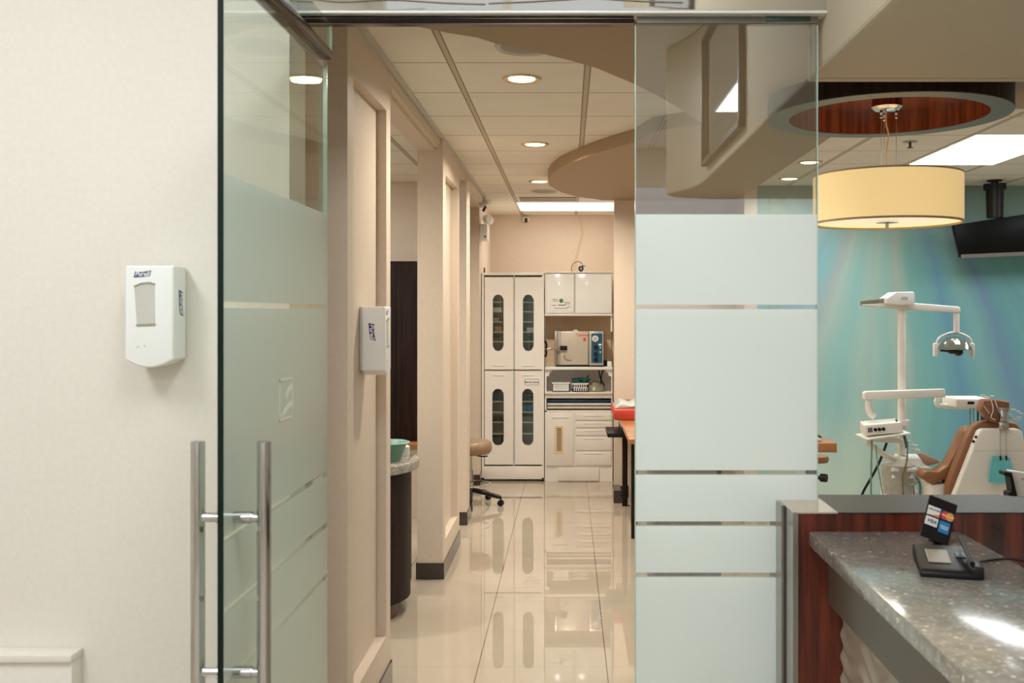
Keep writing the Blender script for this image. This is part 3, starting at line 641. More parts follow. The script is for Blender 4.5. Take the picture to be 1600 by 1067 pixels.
MB().tube([(RX - 0.004, RY, CAM_H + 0.824), (RX - 0.004, RY, CAM_H + 0.77), (RX + 0.006, RY, CAM_H + 0.72), (RX - 0.004, RY, CAM_H + 0.64), (RX, RY, CAM_H + 0.55)], 0.0035).build('power_cord', mat('cream_cord', (206, 190, 160), .5), t)
for k in range(3):
    a = R(95 + 120 * k); x, y = RX + 0.036 * math.cos(a) * (1 if k else .2), RY + 0.036 * math.sin(a)
    cbl = MB().cyl((x, y, CAM_H + 0.81), (x, y, ZB + 0.19), 0.0013, seg=8).build('suspension_wire', wire_m, t)
    MB().lathe([(0.001, 0.0), (0.006, 0.004), (0.0065, 0.012), (0.004, 0.015), (0.006, 0.02), (0.006, 0.034), (0.001, 0.036)], (x, y, CAM_H + 0.786), 16).build('cable_gripper', chrome_m, cbl)
for k in range(3):
    a = R(30 + 120 * k)
    MB().tube([(RX, RY, ZB + 0.18), (RX + 0.287 * math.cos(a), RY + 0.287 * math.sin(a), ZB + 0.19)], 0.003, smooth=0).build('spider_arm', wire_m, t)
MB().cyl((RX, RY, ZB + 0.016), (RX, RY, ZB + 0.18), 0.012).build('stem', wire_m, t)

# sprinkler, television
D = 6.2; x, y, z = X(1422, 6.35), 6.35, CZ
t = thing('sprinkler_head', (x, y, z), 'small metal sprinkler head in the ceiling below the wooden ring', 'sprinkler')
MB().lathe([(0.001, 0), (0.045, 0), (0.045, -0.005), (0.001, -0.008)], (x, y, z), 24).build('escutcheon', wire_m, t)
MB().cyl((x, y, z - .04), (x, y, z - .006), 0.008).lathe([(0.001, -0.042), (0.02, -0.042), (0.02, -0.039), (0.001, -0.037)], (x, y, z), 16).build('deflector', bronze_m, t)
TY = 8.2
t = thing('television', (X(1590, TY), TY, CAM_H + 0.4), 'black flat television tilted down from a ceiling mount in front of the mural', 'television')
xl, xr = X(1489, TY), X(1489, TY) + 1.0
m = MB().prism([(xl - 0.005, Z(352, TY)), (xl + 0.055, Z(402, TY)), (xr, Z(394, TY)), (xr + 0.03, Z(322, TY))][::-1], 'y', TY - 0.03, TY + 0.03, 0.006, 2); m.build('screen_body', mat('gloss_black', (8, 8, 9), 0.4, var=.1, spec=.15), t)
MB().prism([(xl + 0.052, Z(398, TY)), (xl + 0.055, Z(404, TY)), (xr, Z(396, TY)), (xr, Z(390, TY))][::-1], 'y', TY - 0.036, TY - 0.028, 0.001, 1).build('bottom_bezel', mat('dark_grey_bezel', (106, 102, 94), .4), t)
xm = X(1556, TY)
MB().cyl((xm, TY + .02, Z(340, TY)), (xm, TY + .02, Z(292, TY)), 0.064, 0.070, 28).cyl((xm, TY + .02, Z(296, TY)), (xm, TY + .02, Z(287, TY)), 0.088, seg=28).build('mount_column', black_m, t)
MB().cyl((xm, TY + .02, Z(292, TY)), (xm, TY + .02, CZ), 0.03).lathe([(0.001, 0), (0.06, 0), (0.06, -0.01), (0.001, -0.01)], (xm, TY + .02, CZ), 24).build('ceiling_pole', black_m, t)

# emergency light and small cameras on the corridor walls
t = thing('emergency_light', (-0.80, 9.75, Z(375, 9.7)), 'white twin-head emergency light high on the left corridor wall', 'emergency light')
MB().box(-0.849, -0.775, 9.62, 9.86, Z(376, 9.65), Z(350, 9.65), 0.01, 3).build('housing', plast_m, t)
for k, yy in enumerate((9.66, 9.82)):
    c_ = (-0.775, yy, Z(341, 9.65))
    MB().cyl((c_[0] - 0.03, c_[1], c_[2] - 0.05), (c_[0] - 0.01, c_[1], c_[2]), 0.012).cyl((c_[0] - 0.03, c_[1], c_[2]), (c_[0] + 0.02, c_[1] - 0.045, c_[2] - 0.01), 0.030, 0.040, 24).build('lamp_head', plast_m, t)
MB().cyl((-0.795, 9.612, Z(370, 9.65)), (-0.795, 9.622, Z(370, 9.65)), 0.010, seg=16).build('test_button', mat('amber_button', (150, 90, 50), .4), t)
x0 = X(757, 9.4); t = thing('security_camera', (x0, 9.4, CZ), 'small white bullet camera with black lens under the corridor ceiling, above the emergency light', 'security camera')
MB().cyl((x0, 9.4, CZ), (x0, 9.4, CZ - 0.012), 0.04).cyl((x0, 9.4, CZ - 0.05), (x0, 9.4, CZ - 0.01), 0.01).build('base', plast_m, t)
MB().cyl((x0 + 0.05, 9.36, CZ - 0.045), (x0 - 0.03, 9.44, CZ - 0.075), 0.028).build('body', plast_m, t)
MB().prism([(X(753, 9.3), Z(329, 9.3)), (X(758, 9.3), Z(321, 9.3)), (X(760, 9.3), Z(323, 9.3)), (X(756, 9.3), Z(331, 9.3))], 'y', 9.3, 9.33).build('lens', black_m, t)
x0, y0 = X(821, 10.8), 11.11
t = thing('motion_sensor', (x0, y0, Z(346, 11)), 'tiny motion sensor on the back wall beneath the ceiling, over the tall cabinet', 'sensor')
MB().box(x0 - 0.04, x0 + 0.03, y0 - 0.05, y0, Z(344, 11), Z(338, 11), 0.006).build('housing', plast_m, t)
MB().box(x0 - 0.02, x0 + 0.012, y0 - 0.058, y0 - 0.05, Z(347, 11), Z(340, 11), 0.002).build('lens', bronze_m, t)
tag(MB().tube([(X(906, 11), 11.11, CZ), (X(907, 11), 11.10, Z(345, 11)), (X(910, 11), 11.10, Z(358, 11)), (X(908, 11), 11.10, Z(372, 11)), (X(900, 11), 11.10, Z(400, 11)), (X(897, 11), 11.1, Z(424, 11))], 0.004).build('hanging_cable', mat('cream_cable', (222, 206, 182), .5)), 'thin cream cable hanging down the back wall above the wall cabinets', 'cable')
x0 = X(757, 10.2); tag(MB().box(x0 - .012, x0 + .012, 10.1, 10.14, Z(424, 9.85), Z(416, 9.85), .003).build('door_stop_block', bronze_m), 'tiny dark block on top of the tall cabinet, left corner', 'block')

# ================================================================== STERILISATION CABINETS
DC = 9.82
def cx(px): return X(px, DC)
def cz(py): return Z(py, DC)
YB = DC + 0.32
t = thing('tall_cabinet', ((cx(753) + cx(850)) / 2, DC + 0.2, 0), 'tall white two-column cabinet with oval glass windows at the corridor end', 'cabinet')
x0, x1, zt = cx(753), cx(850), cz(426)
m = MB().box(x0, x0 + 0.02, DC, YB, 0.012, zt).box(x1 - 0.02, x1, DC, YB, 0.012, zt).box(x0, x1, DC - 0.01, YB, zt - 0.025, zt, 0.003).box(x0 + 0.02, x1 - 0.02, YB - 0.02, YB, 0.012, zt - 0.02)
m.box(cx(803) - .006, cx(803) + .012, DC + 0.03, YB - .02, cz(728), zt - 0.02).box(x0 + .02, x1 - .02, DC + .03, YB - .02, cz(579.5), cz(577))
m.build('body', white_m, t)
MB().box(x0 + 0.015, x1 - 0.015, DC - 0.002, DC + 0.03, 0.02, cz(728), 0.004).build('plinth', white_m, t)
for a in (x0 + 0.012, x1 - 0.012): MB().cyl((a, DC + 0.01, 0), (a, DC + 0.01, 0.035), 0.014).build('foot', black_m, t)
pane_m = glass_mat('cabinet_window_glass', (226, 232, 226), 1.6)
for (a, b_, c_, d_, hx0, hx1, hy0, hy1) in ((757.5, 802, 433, 577, 770, 787, 460, 548.5), (804.5, 847, 433, 577, 817, 834, 460, 548.5), (757.5, 802, 579.5, 725.5, 769.3, 787.3, 607, 696), (804.5, 847, 579.5, 725.5, 816, 833.5, 607, 696)):
    hole = ((cx(hx0) + cx(hx1)) / 2, (cz(hy0) + cz(hy1)) / 2, (cx(hx1) - cx(hx0)) / 2, (cz(hy0) - cz(hy1)) / 2)
    dr = MB().holed(cx(a), cx(b_), cz(d_), cz(c_), hole, DC - 0.012, DC + 0.008).build('door', white_m, t, smooth=40)
    MB().box(hole[0] - hole[2] - .008, hole[0] + hole[2] + .008, DC + 0.009, DC + 0.012, hole[1] - hole[3] - .008, hole[1] + hole[3] + .008).build('window_pane', pane_m, dr, smooth=0)
    zz = cz(571) if c_ < 500 else cz(586)
    xm_ = (cx(a) + cx(b_)) / 2; MB().box(xm_ - 0.055, xm_ + 0.055, DC - 0.02, DC - 0.012, zz - 0.004, zz + 0.004, 0.002).build('handle', white_m, dr)
for k in (472, 487, 503, 519, 534, 628, 645, 661, 679, 697):
    for a, b_ in ((x0 + .02, cx(803) - .006), (cx(803) + .012, x1 - .02)):
        MB().box(a, b_, DC + 0.06, YB - 0.02, cz(k) - 0.006, cz(k) + 0.004).build('shelf', white_m, t, smooth=0)
sgn = MB().box(cx(819), cx(843), DC - 0.014, DC - 0.0125, cz(603), cz(589)).build('paper_label', plast_m, t, smooth=0)
MB().box(cx(820.5), cx(841.5), DC - 0.0146, DC - 0.014, cz(601.4), cz(600.8)).box(cx(820.5), cx(841.5), DC - 0.0146, DC - 0.014, cz(592.4), cz(591.8)).box(cx(820.3), cx(820.8), DC - .0146, DC - .014, cz(601.4), cz(591.8)).box(cx(841.2), cx(841.7), DC - .0146, DC - .014, cz(601.4), cz(591.8)).build('label_border', mat('dark_print', (60, 54, 52), .5), sgn, smooth=0)
text('Sterile Items', 0.028, MATS['dark_print'], sgn, facing((cx(820.5) + cx(841.5)) / 2, DC - 0.015, cz(596.8)), local=False, bold=.0004)
# contents
def pk(px0, px1, py0, py1, c_, nm, lab, cat, y=DC + 0.09, dep=0.16):
    tag(MB().box(cx(px0), cx(px1), y, y + dep, cz(py1), cz(py0), 0.004, 2).build(nm, mat('print_%d_%d_%d' % c_, c_, .6, var=.15, scale=30)), lab, cat)
pk(764, 779, 496, 502.4, (196, 150, 110), 'instrument_box', 'tan box on the third shelf behind the upper left oval window', 'box')
pk(772, 785, 510, 518.4, (206, 160, 120), 'instrument_box', 'peach box on the fourth shelf behind the upper left oval window', 'box')
pk(764, 786, 480, 486.4, (236, 232, 226), 'paper_stack', 'white stack of paper on the second shelf, upper left oval window', 'paper')
pk(764, 786, 529, 533.4, (120, 96, 60), 'instrument_tray', 'brown tray low in the upper left oval window', 'tray')
pk(822, 836, 512, 518.4, (226, 226, 222), 'paper_stack', 'white paper stack behind the upper right oval window', 'paper')
pk(764, 790, 612, 627.4, (60, 120, 136), 'wrapped_pack', 'blue wrapped pack at the top of the lower left oval window', 'pack')
pk(812, 838, 618, 627.4, (20, 80, 104), 'wrapped_pack', 'dark teal wrapped pack on the top shelf, lower right oval window', 'pack')
pk(812, 838, 634, 644.4, (36, 112, 142), 'wrapped_pack', 'bright blue wrapped pack on the second shelf, lower right oval window', 'pack')
pk(813, 838, 652, 660.4, (120, 124, 104), 'wrapped_pack', 'olive pack on the third shelf, lower right oval window', 'pack')
pk(764, 790, 684, 696.4, (88, 84, 78), 'wrapped_pack', 'dark grey bundle at the bottom of the lower left oval window', 'pack')

# wall cabinet pair
t = thing('wall_cabinet', ((cx(852) + cx(956)) / 2, DC + .2, cz(490)), 'white two-door wall cabinet above the autoclave', 'cabinet')
MB().box(cx(851.5), cx(956.5), DC, YB, cz(490), cz(426.5), .003).build('body', white_m, t)
MB().box(cx(851), cx(957), DC - .022, YB, cz(426.5), cz(424.6), .002).box(cx(851), cx(957), DC - 0.022, DC + .1, cz(493.4), cz(490.3), .002).build('edge_trim', plast_m, t)
dl = MB().box(cx(853.5), cx(896.7), DC - 0.016, DC - .001, cz(489), cz(428), .003).build('door', mat('cool_white_enamel', (246, 249, 249), .15, coat=.4, var=.02), t)
MB().box(cx(899), cx(955.5), DC - 0.016, DC - .001, cz(489), cz(428), .003).build('door', MATS['cool_white_enamel'], t)
MB().box(cx(896.8), cx(898.9), DC - .004, DC - .0005, cz(489), cz(428)).build('door_gap', greyp_m, t, smooth=0)
cert = MB().box(cx(860), cx(893.5), DC - 0.019, DC - .0165, cz(486), cz(464), .001, 1).build('posted_notice', plast_m, t)
m = MB()
for k, (a, b_) in enumerate(((862, 872), (864, 872), (881, 891), (882, 891), (862, 869), (886, 892), (866, 888))): m.box(cx(a), cx(b_), DC - .0198, DC - .019, cz(468 + 2.3 * k + .35), cz(468 + 2.3 * k - .35))
m.build('notice_text', mat('dark_print', (60, 54, 52), .5), cert, smooth=0)
MB().cyl((cx(877), DC - .0200, cz(470)), (cx(877), DC - .019, cz(470)), 0.02, seg=24).box(cx(872), cx(884), DC - .0200, DC - .019, cz(477.4), cz(476)).build('green_seal', mat('green_print', (70, 120, 84), .5), cert)
t = thing('round_web_camera', (cx(907), DC + 0.1, cz(424)), 'small black round camera with a looped cable on top of the wall cabinet', 'camera')
zz = cz(419)
MB().sph((cx(908), DC + .1, zz), 0.027).cyl((cx(908), DC + .1, cz(424.4)), (cx(908), DC + .1, zz), 0.015, 0.01).prism([(cx(904), cz(417)), (cx(915), cz(415.6)), (cx(914), cz(414.8)), (cx(906), cz(415.2))], 'y', DC + .06, DC + .14).build('body', black_m, t)
MB().cyl((cx(908), DC + .068, zz), (cx(908), DC + .08, zz), 0.013, seg=20).build('lens', steel_m, t)
MB().tube([(cx(911), DC + .11, zz + .02), (cx(909), DC + .12, cz(410)), (cx(902), DC + .12, cz(407.8)), (cx(895), DC + .12, cz(412)), (cx(893), DC + .12, cz(419)), (cx(894), DC + .12, cz(424))], 0.004).build('cable', mat('dull_brown_cable', (110, 90, 76), .5), t)
tag(MB().box(cx(954.3), cx(956.8), DC + .02, DC + .05, cz(518), cz(494)).build('support_strip', plast_m), 'short white vertical strip hanging under the right end of the wall cabinet', 'strip')

# base cabinet
t = thing('base_cabinet', ((cx(852) + cx(956)) / 2, DC + .2, 0), 'white base cabinet with vent door, drawers and open tray slots under the autoclave', 'cabinet')
x0, x1 = cx(851.5), cx(957)
m = MB().box(x0, x0 + .015, DC, YB, 0.0, cz(574)).box(x1 - .012, x1, DC, YB, 0.0, cz(574)).box(x0, x1, YB - .02, YB, 0.0, cz(574)).box(x0, x1, DC, YB, cz(644), cz(641))
m.box(x0 + .01, x1 - .01, DC + .002, YB - .02, 0.0, cz(644)); m.build('body', white_m, t, smooth=0)
MB().box(x0 + .003, x1, YB - .006, YB - .001, cz(573), cz(493.5)).build('lightened_back_panel', mat('lightened_tan_panel', (232, 206, 172), .5), t, smooth=0)  # added lighter panel; its colour offsets the shade under the wall cabinet
MB().box(x0, x1, DC - .03, YB, cz(577.5), cz(573), .004).build('top_shelf', plast_m, t)
MB().box(x0, x1, DC - .03, YB, cz(615), cz(612.5), .004).box(x0, x1, DC - .005, DC + .02, cz(622), cz(614.5), .002).build('counter_shelf', white_m, t)
for s, xa in ((1, x0 + .016), (-1, x1 - .014)):
    MB().prism([(xa, cz(577.6)), (xa + s * .055, cz(577.6)), (xa + s * .05, cz(581)), (xa + s * .028, cz(583)), (xa + s * .022, cz(587)), (xa, cz(588))][::s], 'y', DC + .0, DC + .02).build('bracket', plast_m, t)
dl = MB().box(cx(854), cx(896.6), DC - .016, DC - .001, cz(727), cz(645.5), .003).build('door', white_m, t)
MB().box(cx(866.5), cx(880), DC - .019, DC - .016, cz(709), cz(665), .001, 1).build('vent_plate', mat('cream_vent', (232, 212, 176), .5), dl)
m = MB()
for k in range(14): m.box(cx(870), cx(877.5), DC - .0205, DC - .019, cz(669.8 + 2.6 * k), cz(668.4 + 2.6 * k))
m.build('vent_slots', mat('ochre_slot', (128, 96, 48), .6), dl, smooth=0)
MB().box(cx(862), cx(888), DC - .022, DC - .016, cz(652.6), cz(651), .002).build('handle', white_m, dl)
for a, b_ in ((645.5, 656.5), (657.5, 668), (669, 680.3), (681.3, 703.5), (704.5, 726.5)):
    dr = MB().box(cx(899.3), cx(955), DC - .016, DC - .001, cz(b_), cz(a), .003).build('drawer', white_m, t)
    MB().box(cx(912), cx(942), DC - .021, DC - .016, cz(a + 4.4), cz(a + 3), .002).build('handle', white_m, dr)
MB().box(cx(872), cx(936), DC - .02, DC - .001, cz(751), cz(730), .003).build('plinth_drawer', white_m, t)
MB().box(x0 + .015, x1 - .012, DC + .005, DC + .012, 0.0, cz(729)).build('plinth', white_m, t)
for (a, b_, c_, l_) in ((624.5, 628.5, (22, 56, 92), 'navy blue'), (630, 633.5, (226, 222, 212), 'upper white'), (635.3, 638.6, (222, 214, 200), 'lower cream')):
    tag(MB().box(cx(855), cx(954.5), DC + .01, DC + .3, cz(b_), cz(a), .003).build('instrument_tray', mat('tray_%d' % a, c_, .35)), '%s flat tray in the open slots of the base cabinet' % l_, 'tray')

# autoclave
zt, zb = cz(517.5), cz(570.8)
t = thing('autoclave', (cx(905), DC + .15, cz(573)), 'stainless steel autoclave with blue control panel on the base cabinet shelf', 'autoclave')
MB().box(cx(866.5), cx(943), DC + .02, DC + .30, zb, zt, .006).build('casing', mat('warm_steel', (190, 180, 166), .35, .25, stretch=(1, 1, 20)), t)
MB().prism([(cx(875), zb + .004), (cx(875.5), zt - .004), (cx(919), zt - .004), (cx(919), zb + .004)][::-1], 'y', DC - .005, DC + .02, .008, 3).build('chamber_door', mat('door_steel', (208, 199, 184), .3, .2, stretch=(20, 1, 1)), t)
MB().box(cx(866.5), cx(871), DC + .005, DC + .02, zb, zt, .003).build('hinge_post', steel_m, t)
cp = MB().box(cx(921), cx(943), DC + .0, DC + .019, zb, zt, .004).build('control_panel', mat('panel_grey', (186, 190, 186), .35, .3), t)
MB().box(cx(924), cx(941), DC - .003, DC, cz(567), cz(521), .001, 1).build('panel_overlay', mat('petrol_blue', (28, 92, 120), .35, var=.1), cp)
MB().cyl((cx(930), DC - .012, cz(529)), (cx(930), DC - .003, cz(529)), 0.031, seg=28).build('gauge', plast_m, cp)
MB().cyl((cx(930), DC - .0135, cz(529)), (cx(930), DC - .012, cz(529)), 0.02, seg=20).build('gauge_dial', greyp_m, cp)
for py in (542, 553, 562): MB().cyl((cx(931), DC - .03, cz(py)), (cx(931), DC - .003, cz(py)), 0.017, 0.020, 20).build('knob', black_m, cp)
MB().box(cx(935), cx(940), DC - .004, DC - .003, cz(540), cz(537)).box(cx(937), cx(939), DC - .004, DC - .003, cz(544), cz(542)).box(cx(937), cx(939), DC - .004, DC - .003, cz(551), cz(549)).build('panel_print', plast_m, cp, smooth=0)
lv = MB().cyl((cx(851), DC - .07, cz(545)), (cx(874), DC - .02, cz(543.5)), 0.012, seg=16).build('latch_bar', chrome_m, t)
MB().tube([(cx(852), DC - .075, cz(532)), (cx(854.4), DC - .075, cz(539)), (cx(853), DC - .075, cz(544))], 0.010).tube([(cx(853), DC - .075, cz(546)), (cx(854), DC - .075, cz(551)), (cx(852), DC - .075, cz(557))], 0.010).build('latch_grips', black_m, lv)
MB().box(cx(875), cx(886), DC - .035, DC - .005, cz(547), cz(540), .003).build('latch_block', black_m, t)
MB().tube([(cx(882), DC - .007, cz(555)), (cx(883), DC - .012, cz(560)), (cx(888), DC - .012, cz(562.5)), (cx(893), DC - .007, cz(562.5))], 0.005).build('door_emblem', steel_m, t)
text('Tuttnauer', 0.034, mat('red_print', (226, 70, 40), .4), t, facing(cx(911), DC - .0056, cz(523.5)), local=False, bold=.0006)
MB().box(cx(911.5), cx(915), DC - .007, DC - .005, cz(533), cz(527.5)).build('warning_mark', mat('red_print', (226, 70, 40), .4), t, smooth=0)
MB().box(cx(868), cx(942), DC + .0, DC + .3, cz(573), zb - .0005).build('base_frame', black_m, t, smooth=0)
MB().box(cx(896), cx(903), DC + .05, DC + .15, zt, cz(515.6), .003).build('top_cap', plast_m, t)

# baskets, cloth, cables in the niche
def basket(a, b_, py0, py1, name, label, dots):
    t = thing(name, (cx((a + b_) / 2), DC + .06, cz(612)), label, 'basket')
    bm_ = MB(); xa, xb = cx(a), cx(b_); za, zb_ = cz(612) + .001, cz(py0)
    bm_.box(xa, xb, DC + .005, DC + .011, za, zb_).box(xa, xb, DC + .13, DC + .136, za, zb_).box(xa, xa + .006, DC + .005, DC + .136, za, zb_).box(xb - .006, xb, DC + .005, DC + .136, za, zb_).box(xa, xb, DC + .005, DC + .136, za, za + .005)
    bm_.box(xa - .004, xb + .004, DC + .0, DC + .012, zb_ - .010, zb_ + .002).build('body', plast_m, t, smooth=0)
    h_ = MB(); rows, cols = dots
    for i in range(rows):
        for j in range(cols):
            x = xa + (xb - xa) * (j + .5 + (.25 if i % 2 else -.0)) / (cols + .3); z = za + (zb_ - za - .01) * (i + .55) / rows; s = (xb - xa) / cols * .27
            if dots == (2, 7): h_.box(x - s, x + s, DC + .003, DC + .005, z - .014, z + .014)
            else: h_.prism([(x - s, z), (x, z - s), (x + s, z), (x, z + s)], 'y', DC + .003, DC + .005)
    h_.build('perforation', mat('dark_hole', (58, 54, 48), .8), t, smooth=0)
basket(863, 890, 598, 612, 'perforated_basket', 'white basket with diamond perforations left on the niche shelf', (4, 11))
basket(894, 919, 599, 612, 'perforated_basket', 'white basket with slots holding teal cloth, right of the diamond basket', (2, 7))
b = MB()
for k in range(26):
    b.sph((cx(random.uniform(897, 920)), DC + random.uniform(.04, .10), cz(598.4) + random.uniform(0, .04)), random.uniform(.015, .03), (1.5, 1, .6), 10)
b.prism([(cx(905), cz(599)), (cx(913), cz(593)), (cx(921), cz(585.5)), (cx(920), cz(591)), (cx(915), cz(598))], 'y', DC + .04, DC + .08)
tag(b.build('teal_cloth', mat('dark_teal_cloth', (34, 84, 84), .8, var=.3, scale=20)), 'crumpled dark teal cloth spilling out of the slotted basket', 'cloth')
tag(MB().lathe([(0.02, 0), (0.10, .002), (0.085, .05), (0.04, .085), (0.005, .10)], (cx(930), DC + .13, cz(612)), 20).build('plastic_bag', mat('olive_translucent_plastic', (150, 142, 118), .3, var=.25, scale=25)), 'crumpled olive plastic bag on the niche shelf beside the baskets', 'bag')
tag(MB().tube([(cx(936), DC + .2, cz(577.5)), (cx(938), DC + .2, cz(588)), (cx(940), DC + .2, cz(595)), (cx(946), DC + .2, cz(605))], .006).tube([(cx(945), DC + .21, cz(577.5)), (cx(941), DC + .21, cz(588)), (cx(940), DC + .21, cz(604))], .006).build('power_cable', black_m), 'crossed black power cables hanging in the niche under the autoclave', 'cable')
tag(MB().cyl((cx(946), DC + .12, cz(572.9)), (cx(946), DC + .12, cz(564)), .022).build('black_plug', black_m), 'small black plug right of the autoclave on the shelf', 'plug')
tag(MB().box(cx(949), cx(956), DC + .02, DC + .12, cz(572.9), cz(565), .004).build('small_white_box', plast_m), 'small white box at the right end of the autoclave shelf', 'box')

# ================================================================== STOOL
sx_, sy_ = -0.84, 8.62
t = thing('rolling_stool', (sx_, sy_, 0), 'round tan vinyl rolling stool with chrome base by the left corridor wall', 'stool')
zt = Z(688, 8.62)
MB().lathe([(0.001, -0.11), (0.165, -0.11), (0.182, -0.09), (0.187, -0.05), (0.18, -0.015), (0.15, 0.0), (0.001, 0.004)], (sx_, sy_, zt), 40).build('seat', mat('tan_seat_vinyl', (146, 118, 90), .35, var=.06), t, smooth=60)
MB().cyl((sx_, sy_, 0.12), (sx_, sy_, zt - .11), 0.016).cyl((sx_, sy_, 0.1), (sx_, sy_, 0.3), 0.026).build('gas_column', chrome_m, t)
MB().tube([(sx_ + .02, sy_, zt - .12), (sx_ + .1, sy_ - .02, zt - .135), (sx_ + .15, sy_ - .03, zt - .13)], .006).build('lever', black_m, t)
b = bmesh.new()
MB().lathe([(0.165, 0.0), (0.175, 0.0), (0.177, .008), (0.165, .008)], (sx_, sy_, 0.175), 40, close=True).build('foot_ring', chrome_m, t)
for k in range(5):
    a = R(-12 + 72 * k); ux, uy = math.cos(a), math.sin(a)
    l_ = MB().tube([(sx_ + .02 * ux, sy_ + .02 * uy, .13), (sx_ + .14 * ux, sy_ + .14 * uy, .105), (sx_ + .27 * ux, sy_ + .27 * uy, .075)], [.02, .018, .014], 10).build('leg', black_m if k % 2 == 0 else chrome_m, t)
    cxx, cyy = sx_ + .27 * ux, sy_ + .27 * uy
    MB().cyl((cxx - .016 * uy, cyy + .016 * ux, .027), (cxx - .004 * uy, cyy + .004 * ux, .027), .026, seg=18).cyl((cxx + .004 * uy, cyy - .004 * ux, .027), (cxx + .016 * uy, cyy - .016 * ux, .027), .026, seg=18).cyl((cxx, cyy, .03), (cxx, cyy, .08), .008).build('caster', black_m, l_)

# ================================================================== RIGHT-HAND WORK COUNTER IN THE CORRIDOR
ZC = CAM_H - 0.87
t = thing('work_counter', (0.7, 7.8, 0), 'honey wood work counter on dark legs along the right side of the corridor', 'counter')
MB().box(0.418, 1.1, 6.9, 8.9, ZC - 0.035, ZC, .003).build('countertop', orange_m, t)
for (x, y) in ((0.46, 7.33), (0.46, 8.55)): MB().box(x, x + .045, y, y + .045, 0, ZC - .035, .003).build('leg', darkwood_m, t)
MB().box(0.31, 0.44, 7.95, 8.4, ZC - 0.12, ZC - .085, .004).box(0.42, 0.44, 7.95, 8.4, ZC - .09, ZC - .034).build('keyboard_tray', black_m, t)
t = thing('drawer_pedestal', (0.8, 7.95, 0), 'white drawer unit with wire pulls under the honey wood counter', 'drawer unit')
MB().box(0.52, 1.0, 7.42, 8.5, 0.03, ZC - .036, .004).build('body', white_m, t)
for k in range(4):
    z = 0.06 + k * .165
    dr = MB().box(0.508, 0.52, 7.44, 8.48, z, z + .155, .003).build('drawer', white_m, t)
    MB().tube([(0.508, 7.9, z + .08), (0.485, 7.92, z + .08), (0.485, 8.05, z + .08), (0.508, 8.07, z + .08)], .004).build('handle', chrome_m, dr)
t = thing('red_tray', (0.5, 8.4, ZC), 'red plastic tray lying on the honey wood counter', 'tray')
MB().box(0.37, 0.80, 8.1, 8.75, ZC + .001, ZC + .085, .01).build('body', redp_m, t)
tag(MB().prism([(0.38, ZC + .086), (0.44, ZC + .13), (0.52, ZC + .105), (0.6, ZC + .14), (0.78, ZC + .12), (0.79, ZC + .086)][::-1], 'y', 8.2, 8.7, .01).build('plastic_wrap', mat('milky_plastic', (196, 204, 196), .25)), 'pale crumpled plastic wrap on top of the red tray', 'plastic wrap')
base('baseboard_right_post', 0.40, 0.45, 8.7, 8.98, 0.11)

t = thing('dark_credenza', (0.6, 4.4, 0), 'dark wood cabinet glimpsed through the clear stripes of the frosted panel', 'cabinet')
MB().box(0.36, 0.64, 4.2, 4.6, 0.06, CAM_H - 0.25, .004).build('body', darkwood_m, t)
MB().box(0.355, 0.645, 4.19, 4.61, CAM_H - 0.25, CAM_H - 0.22, .004).build('top', darkwood_m, t)
MB().box(0.38, 0.62, 4.24, 4.6, 0.0, 0.06).build('plinth', black_m, t)

# ================================================================== LEFT TREATMENT BAY
t = thing('wall_cupboard', (-1.7, 8.2, 0.36), 'dark wood panel cupboard at the back of the left bay', 'cupboard')
MB().box(-2.6, -1.0, 8.16, 8.295, Z(692, 8.16), Z(408, 8.16), .004).build('body', darkwood_m, t)
m = MB()
for x in (-2.0, -1.4): m.box(x, x + .004, 8.155, 8.16, Z(690, 8.16), Z(410, 8.16))
m.build('door_gap', black_m, t, smooth=0)
t = thing('bay_desk', (-1.7, 8.1, 0), 'honey wood desk edge below the dark cupboard in the left bay', 'desk')
MB().box(-2.6, -0.99, 8.0, 8.15, Z(697.5, 8.0), Z(693, 8.0), .003).build('top', orange_m, t)
MB().box(-2.5, -1.0, 8.05, 8.15, 0.0, Z(698, 8.0)).build('side_panel', bulk_m, t, smooth=0)
sxl = [(-2.6, 5.25), (-1.25, 5.1)]
def dpoly(r, cxx, cyy, x_end):
    p = [(x_end, cyy - r)]
    for k in range(25):
        a = R(-90 + 180 * k / 24); p.append((cxx + r * math.cos(a), cyy + r * math.sin(a)))
    p.append((x_end, cyy + r)); return p
t = thing('rounded_counter', (-1.5, 5.6, 0), 'dark wood counter with rounded end and grey quartz top in the left bay', 'counter')
MB().prism(dpoly(0.36, -1.235, 5.55, -2.6), 'z', 0.09, Z(725, 5.4)).build('body', darkwood_m, t)
MB().prism(dpoly(0.30, -1.235, 5.5, -2.6), 'z', 0.0, 0.09).build('toe_kick', mat('brown_toe_kick', (92, 66, 46), .4), t)
MB().prism(dpoly(0.41, -1.235, 5.55, -2.6), 'z', Z(738, 5.4), Z(724, 5.4), .006, 2).build('countertop', granite_m, t)
MB().box(-0.92, -0.912, 5.84, 5.85, 0.1, Z(740, 5.4)).build('edge_strip', steel_m, t, smooth=0)
bx, by, bz = X(604, 5.5), 5.5, Z(724, 5.4)
t = tag(MB().lathe([(0.001, .0), (0.075, .0), (0.11, .09), (0.128, .10), (0.118, .104), (0.10, .09), (0.068, .012), (0.001, .012)], (bx, by, bz + .001), 32).build('teal_basin', teal_m), 'teal plastic basin on the quartz top of the rounded counter', 'basin')
t = thing('black_pump_bottle', (X(624, 5.75), 5.75, bz), 'grey clutter bottle behind the teal basin', 'bottle')
MB().lathe([(0.001, 0), (.035, 0), (.035, .05), (.012, .065), (.012, .08), (.001, .08)], (X(626, 5.6), 5.7, bz + .001), 20).build('body', greyp_m, t)
